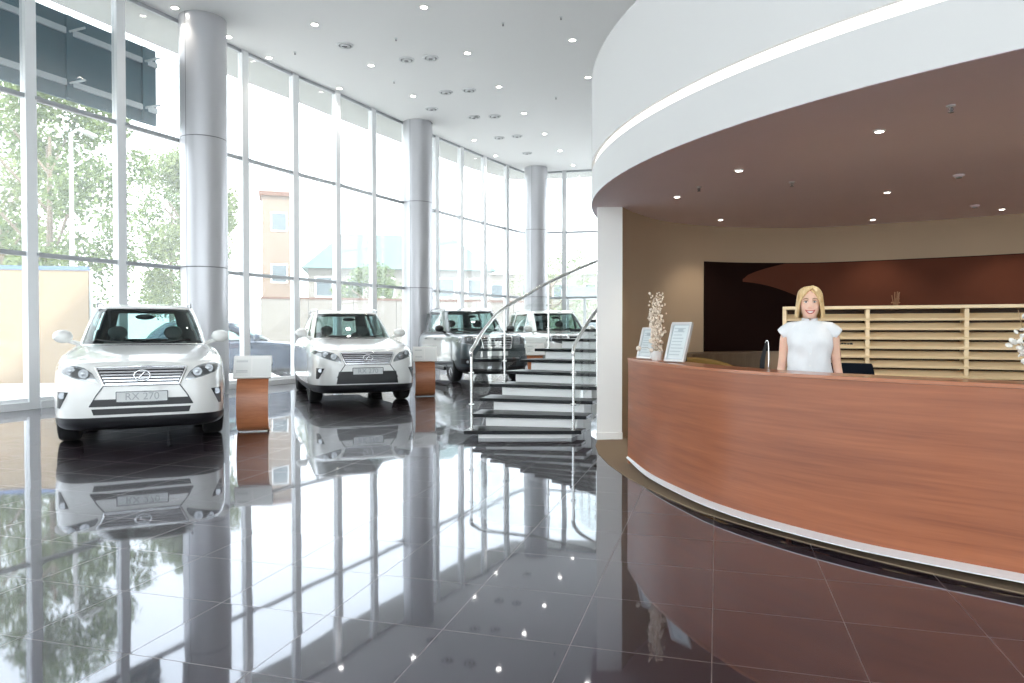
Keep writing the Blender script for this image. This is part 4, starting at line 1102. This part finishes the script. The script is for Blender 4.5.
hair.data.polygons.foreach_set('use_smooth', [True]*len(hair.data.polygons))
# side-parted strands sweeping off the forehead to both sides
fm = MB()
for k in range(18):
    sd = -1 if k < 10 else 1
    f = k/9 if k < 10 else (k-10)/7
    pt = Vector((.018, -.062-.012*f, 1.688-.004*f))
    ex = sd*(.050+.024*(1-f)) + (0 if sd < 0 else .002)
    md = Vector((.018+(ex-.018)*.55, -.088, 1.668-.012*f))
    e1 = Vector((ex, -.070+.010*(1-f), 1.628-.012*f)); e2 = Vector((sd*.082, -.042, 1.575))
    fm.tube(crom([pt, md, e1, e2], 4), .008, 6, radii=[.007]*4+[.009]*4+[.009]*4+[.006])
fm.build('parted_strands', M['hair'], hair, smooth=60)
# blouse with cap sleeves, collar, placket
bl = MB()
loft(bl, [(.84,.190,.135,.012,2.3),(.93,.180,.128,.008,2.3),(1.02,.166,.118,.003,2.3),(1.10,.152,.114,.0,2.3),(1.20,.154,.121,-.004,2.3),(1.28,.160,.126,-.008,2.4),(1.345,.150,.108,.002,2.5),(1.395,.130,.080,.012,2.3),(1.425,.100,.066,.014,2.2),(1.437,.066,.062,.012,2)])
for s in (1, -1):
    bl.tube([(s*.08,.008,1.385),(s*.135,.008,1.372),(s*.172,.010,1.350),(s*.196,.012,1.330)], .06, 18, radii=[.050,.056,.053,.048])
blo = bl.build('blouse', M['blouse'], wm)
evaluated(blo, [('REMESH', dict(mode='VOXEL', voxel_size=.006, use_smooth_shade=True)), ('SMOOTH', dict(factor=.5, iterations=6))])
# soft folds
rf = random.Random(2)
for v in blo.data.vertices:
    c = v.co; v.co += Vector((c.x, c.y, 0)).normalized()*(.0035*math.sin(c.z*38+c.x*30)+.003*math.sin(c.x*55-c.z*20))*max(0, min(1, (1.36-c.z)/.12))*max(0, min(1, (c.z-.84)/.05))
cm = MB()
for s in (1, -1): cm.rings([[(s*(.052*math.sin(t)), .012-.066*math.cos(t)-.0, z0), (s*(.058*math.sin(t)), .012-.072*math.cos(t), z0), (s*(.056*math.sin(t)), .012-.068*math.cos(t), z0+.030-.008*math.cos(t)), (s*(.050*math.sin(t)), .012-.062*math.cos(t), z0+.030-.008*math.cos(t))] for t, z0 in [(.08+(PI-.08)*k/14, 1.428) for k in range(15)]])
cm.build('collar', M['blouse'], blo, smooth=50)
bt = BVHTree.FromPolygons([v.co for v in blo.data.vertices], [p.vertices[:] for p in blo.data.polygons])
def bf(px, pz): 
    h = bt.ray_cast(Vector((px,-1,pz)), Vector((0,1,0))); return h[0].y if h[0] else -.1
pk = MB(); zs = [.88+.54*k/20 for k in range(21)]
pk.rings([[(-.014, bf(-.014,z)-.003, z), (.014, bf(.014,z)-.003, z), (.014, bf(.014,z)+.006, z), (-.014, bf(-.014,z)+.006, z)] for z in zs]); pk.build('placket', M['blouse'], blo)
bu = MB()
for k in range(6):
    z = .93+.088*k; bu.lathe([(.006,-.003),(.006,0)], 12, (0, bf(0,z)-.003, z), 'y')
bu.build('buttons', M['ceramic'], blo)
# skirt and shoes
sk = MB(); loft(sk, [(.50,.165,.125,.01,2.3),(.60,.175,.130,.01,2.3),(.75,.185,.134,.012,2.3),(.88,.186,.132,.012,2.3),(.97,.176,.123,.006,2.3)])
sk.build('skirt', M['skirt'], wm, smooth=60)
for s in (1, -1):
    sh = MB(); sh.tube([(s*.078,.085,.05),(s*.080,.03,.045),(s*.083,-.04,.040),(s*.088,-.13,.034),(s*.091,-.185,.026)], .04, 14, radii=[.022,.042,.042,.042,.022]); sh.box(s*.078-.02, s*.078+.02, .03, .075, 0, .035); sh.build('shoe', M['skirt'], wm, smooth=60)
# ------------------------------------------------------------------ ceiling fittings
def downlight(label, x, y, z, r, group, power, spot=True, col=(1,.93,.82)):
    t = thing('downlight', label, 'ceiling light', (x, y, z), 0, group)
    m_ = MB(); m_.lathe([(r*1.35,0),(r*1.35,-.012),(r*1.0,-.016),(r,0)], 24); m_.build('trim_ring', M['white_paint'], t, smooth=40)
    m_ = MB(); m_.lathe([(r*.98,-.001),(r*.98,-.010)], 24); m_.build('lens', M['lamp_lens'], t)
    l = bpy.data.lights.new('bulb', 'SPOT'); l.energy = power; l.spot_size = math.radians(100); l.spot_blend = .8; l.color = col; l.shadow_soft_size = r
    lo = bpy.data.objects.new('bulb', l); COL.objects.link(lo); lo.parent = t; lo.location = (0,0,-.03)
def ceil_at(px, py, z):
    """the spot on a ceiling of height z met by a sight line measured on the photograph"""
    R = co.rotation_euler.to_matrix(); d = R @ Vector(((px-512)/720, (341.5-py)/720, -1))
    k = (z-1.38)/d.z; return d.x*k, d.y*k
MAIN = [(175,7.3),(228.5,36.5),(269,57.5),(339.5,88),(314.6,24),(371,65),(413,95.7),(424,6.7),(467.5,52.7),(499,86.5),(524,113),(544.6,133.6),(560,150.6),(572.5,39.7),(588,77),(474,140),(495.6,155.5),(573,165)]
WORDS = ['just before the top of the thickest column','over the glass just beyond the thickest column','over the first bay beyond the thickest column','over the glass midway between the first two columns','between the lone round vent and the photo top','between the lone round vent and the twin vents','just before the top of the middle column','highest in the photo','beside the nearest twin vents, toward the drum','beside the second pair of vents, toward the drum','beside the third pair of vents, toward the drum','beside the fourth pair of vents, toward the drum','beside the last single vent, toward the drum','highest of those beside the white drum','half hidden by the edge of the white drum','first beyond the middle column','second beyond the middle column','in front of the back glass wall']
for (px, py), wd in zip(MAIN, WORDS):
    x, y = ceil_at(px, py, H); downlight('small round white ceiling downlight ' + wd, x, y, H, .068, 'downlights in the high ceiling', 60)
SOFL = [(879.5,130,'beside the chrome sprinkler near the fascia edge'),(739,169.5,'midway along the curved rim, next to a sprinkler'),(677,196,'at the narrow end by the white pillar'),(887,191.5,'in the middle, above the oak screen'),(1002,208.5,'beside the farther smoke detector'),(720.5,219,'above the dark end of the mural'),(873,219,'above the woman, close to the wall')]
for px, py, wd in SOFL:
    x, y = ceil_at(px, py, SOF); downlight('small warm downlight in the mauve soffit ' + wd, x, y, SOF, .032, 'downlights in the soffit', 22, col=(1,.86,.68))
for x, y in ((4.5,4.5),(6.5,5),(5.5,7.5),(7.5,7.2),(6.2,3.4)): downlight('small warm downlight in the mauve soffit, unseen and added for light', x, y, SOF, .032, 'added unseen downlights in the soffit', 22, col=(1,.86,.68))  # extra lamps out of view, added to help light the reception
VENT = [(345,45,'alone near the glass and biggest in view'),(406.6,59.4,'glass-side one of the biggest pair'),(430.7,57.5,'drum-side one of the biggest pair'),(446,92,'glass-side one of the second pair'),(469,90,'drum-side one of the second pair'),(431.5,108.7,'just above the second column'),(474,117,'glass-side one of the third pair'),(494.5,116,'drum-side one of the third pair'),(499,137.6,'glass-side one of the fourth pair'),(517,136,'drum-side one of the fourth pair'),(527,153,'smallest, alone before the back glass wall')]
for px, py, wd in VENT:
    x, y = ceil_at(px, py, H); t = thing('ceiling_vent', 'round grey air diffuser in the high ceiling, ' + wd, 'air vent', (x, y, H), 0, 'round air diffusers')
    m_ = MB(); m_.lathe([(.19,0),(.185,-.02),(.15,-.03),(.15,0)], 28); m_.lathe([(.11,-.015),(.105,-.04),(.07,-.045),(.07,-.02)], 24); m_.build('louvre', M['vent'], t, smooth=40)
    m_ = MB(); m_.lathe([(.15,-.002),(.15,-.012)], 24); m_.lathe([(.05,-.012),(.04,-.05),(.001,-.052)], 20); m_.build('core', M['vent_dark'], t)
def sprinkler(label, px, py, z, s):
    x, y = ceil_at(px, py, z); t = thing('sprinkler', label, 'sprinkler', (x, y, z), 0, None)
    m_ = MB(); m_.lathe([(.035*s,0),(.033*s,-.012*s),(.016*s,-.018*s)], 18); m_.build('rose', M['vent'], t, smooth=40)
    m_ = MB(); m_.tube([(0,0,-.015*s),(0,0,-.05*s)], .008*s, 8)
    for a in (-1, 1): m_.tube([(a*.012*s,0,-.015*s),(a*.018*s,0,-.035*s),(a*.004*s,0,-.055*s)], .003*s, 6)
    m_.build('frame', M['vent_dark'], t)
    m_ = MB(); m_.lathe([(.022*s,-.056*s),(.022*s,-.060*s)], 14); m_.build('deflector', M['vent_dark'], t)
for px, py, wd in ((503,23,'in the upper middle'),(561,16.7,'near the white drum'),(556,97,'lower, near the white drum'),(396,38,'above the twin vents'),(394,81,'between two downlights'),(295,52,'near the glass')):
    sprinkler('small dark sprinkler head in the high ceiling, ' + wd, px, py, H, 1.0)
for px, py, wd in ((951,105,'nearest the fascia edge'),(792,181.5,'in the middle'),(699,186.5,'near the left end')):
    sprinkler('chrome sprinkler head in the mauve soffit, ' + wd, px, py, SOF, .85)
for px, py, wd in ((958.7,174.6,'nearer one'),(975,205,'farther one')):
    x, y = ceil_at(px, py, SOF); t = thing('smoke_detector', 'flat dark smoke detector in the soffit, ' + wd, 'smoke detector', (x, y, SOF))
    m_ = MB(); m_.lathe([(.05,0),(.05,-.014),(.035,-.026)], 20); m_.build('housing', M['soffit_paint'], t, smooth=40)
    m_ = MB(); m_.lathe([(.028,-.026),(.026,-.036),(.001,-.038)], 16); m_.build('sensor', M['vent_dark'], t, smooth=40)

# ------------------------------------------------------------------ outside
mb = MB(); mb.box(-75, 45, -40, 110, -.25, -.13); o = mb.build('ground', M['asphalt']); structure(o)
def along(i, d):
    return [Vector((p.x, p.y)) for p in offset(FAC, d)][i]
# blue banner on steel rails hung outside the glass
ba = thing('banner', 'large dark blue banner board on steel rails hung outside the upper glass', 'banner', (0,0,0))
p1 = Vector((-7.58, 15.50)); dv = (Vector(key[4])-Vector(key[5])).normalized(); nv = Vector((-dv.y, dv.x))
if nv.x > 0: nv = -nv
p0 = p1+dv*10.5
mb = MB(); mb.prism([(p.x,p.y) for p in (p1+nv*.05, p0+nv*.05, p0+nv*.09, p1+nv*.09)], 5.72, 7.32); mb.build('board', M['banner'], ba)
for z in (5.98, 6.95):
    mb = MB(); mb.prism([(p.x,p.y) for p in (p1-dv*.0, p0, p0+nv*.05, p1+nv*.05)], z, z+.11); mb.build('rail', M['banner_steel'], ba)
for k in range(7):
    q = p1+dv*(.25+1.65*k)
    mb = MB(); mb.prism([(p.x,p.y) for p in (q-nv*.01, q+dv*.12-nv*.01, q+dv*.12+nv*.05, q+nv*.05)], 5.74, 7.3); mb.build('upright', M['banner'], ba)
    for z in (6.03, 7.0):
        mb = MB(); q2 = q+dv*.06
        mb.tube([(q2.x,q2.y,z),(q2.x-nv.x*.42,q2.y-nv.y*.42,z)], .025, 6); mb.build('bracket', M['banner_steel'], ba)
# trees
def tree(label, x, y, h, r, m, seed, n=5200, leaf=.18, trunk=.16):
    rd = random.Random(seed); t = thing('tree', label, 'tree', (x, y, -.13), 0, 'trees outside the glass')
    m_ = MB(); m_.tube([(0,0,0),(rd.uniform(-.1,.1),0,h*.3),(rd.uniform(-.2,.2),rd.uniform(-.2,.2),h*.75)], trunk, 8, radii=[trunk,trunk*.8,trunk*.3])
    for k in range(7):
        a = rd.uniform(0, 2*PI); z = h*rd.uniform(.3,.65); m_.tube([(0,0,z),(math.cos(a)*r*.5,math.sin(a)*r*.5,z+h*.15)], trunk*.3, 5)
    m_.build('trunk', M['bark'], t)
    bl_ = []
    for k in range(34):
        a = rd.uniform(0, 2*PI); q = rd.random()**.5; z = rd.uniform(.22, .98); wd = math.sin(PI*min(1, (z-.12)/.88))**.6
        bl_.append((Vector((math.cos(a)*r*q*wd, math.sin(a)*r*q*wd, h*z)), r*rd.uniform(.22,.42)))
    m_ = MB()
    for k in range(n):
        c, br = bl_[rd.randrange(len(bl_))]
        d = Vector((rd.gauss(0,1), rd.gauss(0,1), rd.gauss(0,1))).normalized()*br*rd.uniform(.55,1)
        p = c+d; u = Vector((rd.gauss(0,1), rd.gauss(0,1), rd.gauss(0,1))).normalized(); v = u.orthogonal().normalized()*leaf*.35*rd.uniform(.6,1.2); u = u*leaf*.5*rd.uniform(.6,1.2)
        m_.add([p-u, p-u*.1+v, p+u, p-u*.1-v], [(0,1,2,3)])
    me = bpy.data.meshes.new('foliage'); me.from_pydata(m_.v, [], m_.f); me.update(); me.materials.append(m)
    o = bpy.data.objects.new('foliage', me); COL.objects.link(o); o.parent = t
TREES = [(-15.5,24.2,10.5,2.9,0,'tallest dark green one behind the hoarding'),(-13.8,31.2,9.2,2.2,1,'between the hoarding end and the thickest column'),(-21.6,30.5,12,3.1,1,'behind the tallest one, partly hidden'),(-18.6,39.5,11,3.0,0,'dark one far behind the hoarding'),(-28.0,38.5,13,4.0,1,'highest pale one in the distance'),(-24.5,22.5,11,3.0,0,'beside the banner end away from the column'),
         (2.6,48,7,3.2,1,'pale one beyond the dark off-road SUV'),(8.4,44,6.5,3.0,0,'dark one beyond the back glass wall'),(13.0,50,7.5,3.4,1,'pale one seen past the grey canopy'),(-8.2,41.5,5,2.0,0,'small round one in front of the teal-roofed house')]
for k, (x, y, h, r, q, wd) in enumerate(TREES):
    tree('leafy green tree outside, ' + wd, x, y, h, r, M['leaf_pale'] if q else M['leaf'], 40+k, n=11000 if k < 5 else 5200)
# street lamp post
lp = thing('street_lamp', 'slim pale street lamp post outside among the trees', 'street lamp', (-12.56, 20.6, -.13))
mb = MB(); mb.tube([(0,0,0),(0,0,7.1)], .07, 12, radii=[.085,.05]); mb.build('pole', M['lamp_post'], lp, smooth=60)
mb = MB(); mb.tube([(0,0,7.05),(0,.25,7.25),(0,.7,7.3)], .035, 8); mb.box(-.10,.10,.6,1.15,7.26,7.34); mb.build('lamp_head', M['lamp_post'], lp)
# hoarding beyond the street
def fence(label, x0, y0, x1, y1, h, m, cap):
    L = math.hypot(x1-x0, y1-y0); t = thing('hoarding', label, 'fence', (x0, y0, -.13), math.atan2(y1-y0, x1-x0))
    mb = MB()
    n = int(L/2)
    for i in range(n): mb.box(i*L/n+.01, (i+1)*L/n-.01, -.03, .03, .05, h)
    mb.build('panels', m, t)
    mb = MB(); mb.box(0, L, -.06, .06, h, h+.10); mb.build('cap_rail', cap, t)
    for i in range(n+1):
        mb = MB(); mb.box(i*L/n-.05, i*L/n+.05, .03, .13, 0, h); mb.build('post', M['banner_steel'], t)
fence('pale orange hoarding with a blue top rail across the street, in front of the trees', -25, 17.2, -11.5, 19.6, 3.1, M['hoarding'], M['hoarding_top'])
fence('pale fence with a rust top rail across the street, behind the middle white car', -11.5, 33, 2, 39, 2.9, M['render_wall'], M['roof_rust'])
# buildings
def house(name, label, x, y, rz, w_, d_, h, roof, wall, rm, floors=2, nw=5):
    t = thing(name, label, 'building', (x, y, -.13), rz)
    mb = MB(); mb.box(-w_/2, w_/2, -d_/2, d_/2, 0, h); mb.build('wall', wall, t)
    mb = MB(); o_ = .4
    if roof > 0:
        mb.add([(-w_/2-o_,-d_/2-o_,h),(w_/2+o_,-d_/2-o_,h),(w_/2+o_,d_/2+o_,h),(-w_/2-o_,d_/2+o_,h),(-w_/2+d_*.25,0,h+roof),(w_/2-d_*.25,0,h+roof)], [(0,1,5,4),(1,2,5),(2,3,4,5),(3,0,4),(3,2,1,0)])
    else: mb.box(-w_/2-.2, w_/2+.2, -d_/2-.2, d_/2+.2, h, h+.3)
    mb.build('roof', rm, t)
    for f in range(floors):
        for i in range(nw):
            cx = -w_/2+w_*(i+.5)/nw; z = h*(f+.32)/floors
            m_ = MB(); m_.box(cx-.55, cx+.55, -d_/2-.06, -d_/2+.02, z, z+1.3); fo = m_.build('window', M['alu'], t)
            m_ = MB(); m_.box(cx-.47, cx+.47, -d_/2-.08, -d_/2-.055, z+.08, z+1.22); m_.build('pane', M['far_window'], fo)
    return t
house('house', 'pale house with a teal hipped roof outside, behind the second column', -7.9, 50, math.radians(12), 11.5, 8, 5.3, 2.7, M['render_wall'], M['roof_teal'], 2, 6)
house('tower', 'narrow pale brick tower outside, between the first two columns', -16.3, 50.5, math.radians(18), 2.2, 2.2, 10.6, 0, M['brick'], M['roof_rust'], 3, 1)
house('house', 'long white building outside beyond the dark car', 7, 66, math.radians(-4), 24, 9, 6.2, 0, M['render_wall'], M['alu'], 2, 9)
# canopy beyond the back glass
cp = thing('shelter', 'flat grey steel canopy on thin posts beyond the back glass wall', 'shelter', (4.4, 34.2, -.13))
mb = MB(); mb.box(-2.0, 4, -1.2, 1.2, 2.95, 3.45); mb.build('canopy', M['banner_steel'], cp)
for px in (-1.75, -.95, 3.5):
    mb = MB(); mb.box(px-.06, px+.06, -.06, .06, 0, 2.95); mb.build('post', M['vent_dark'], cp)
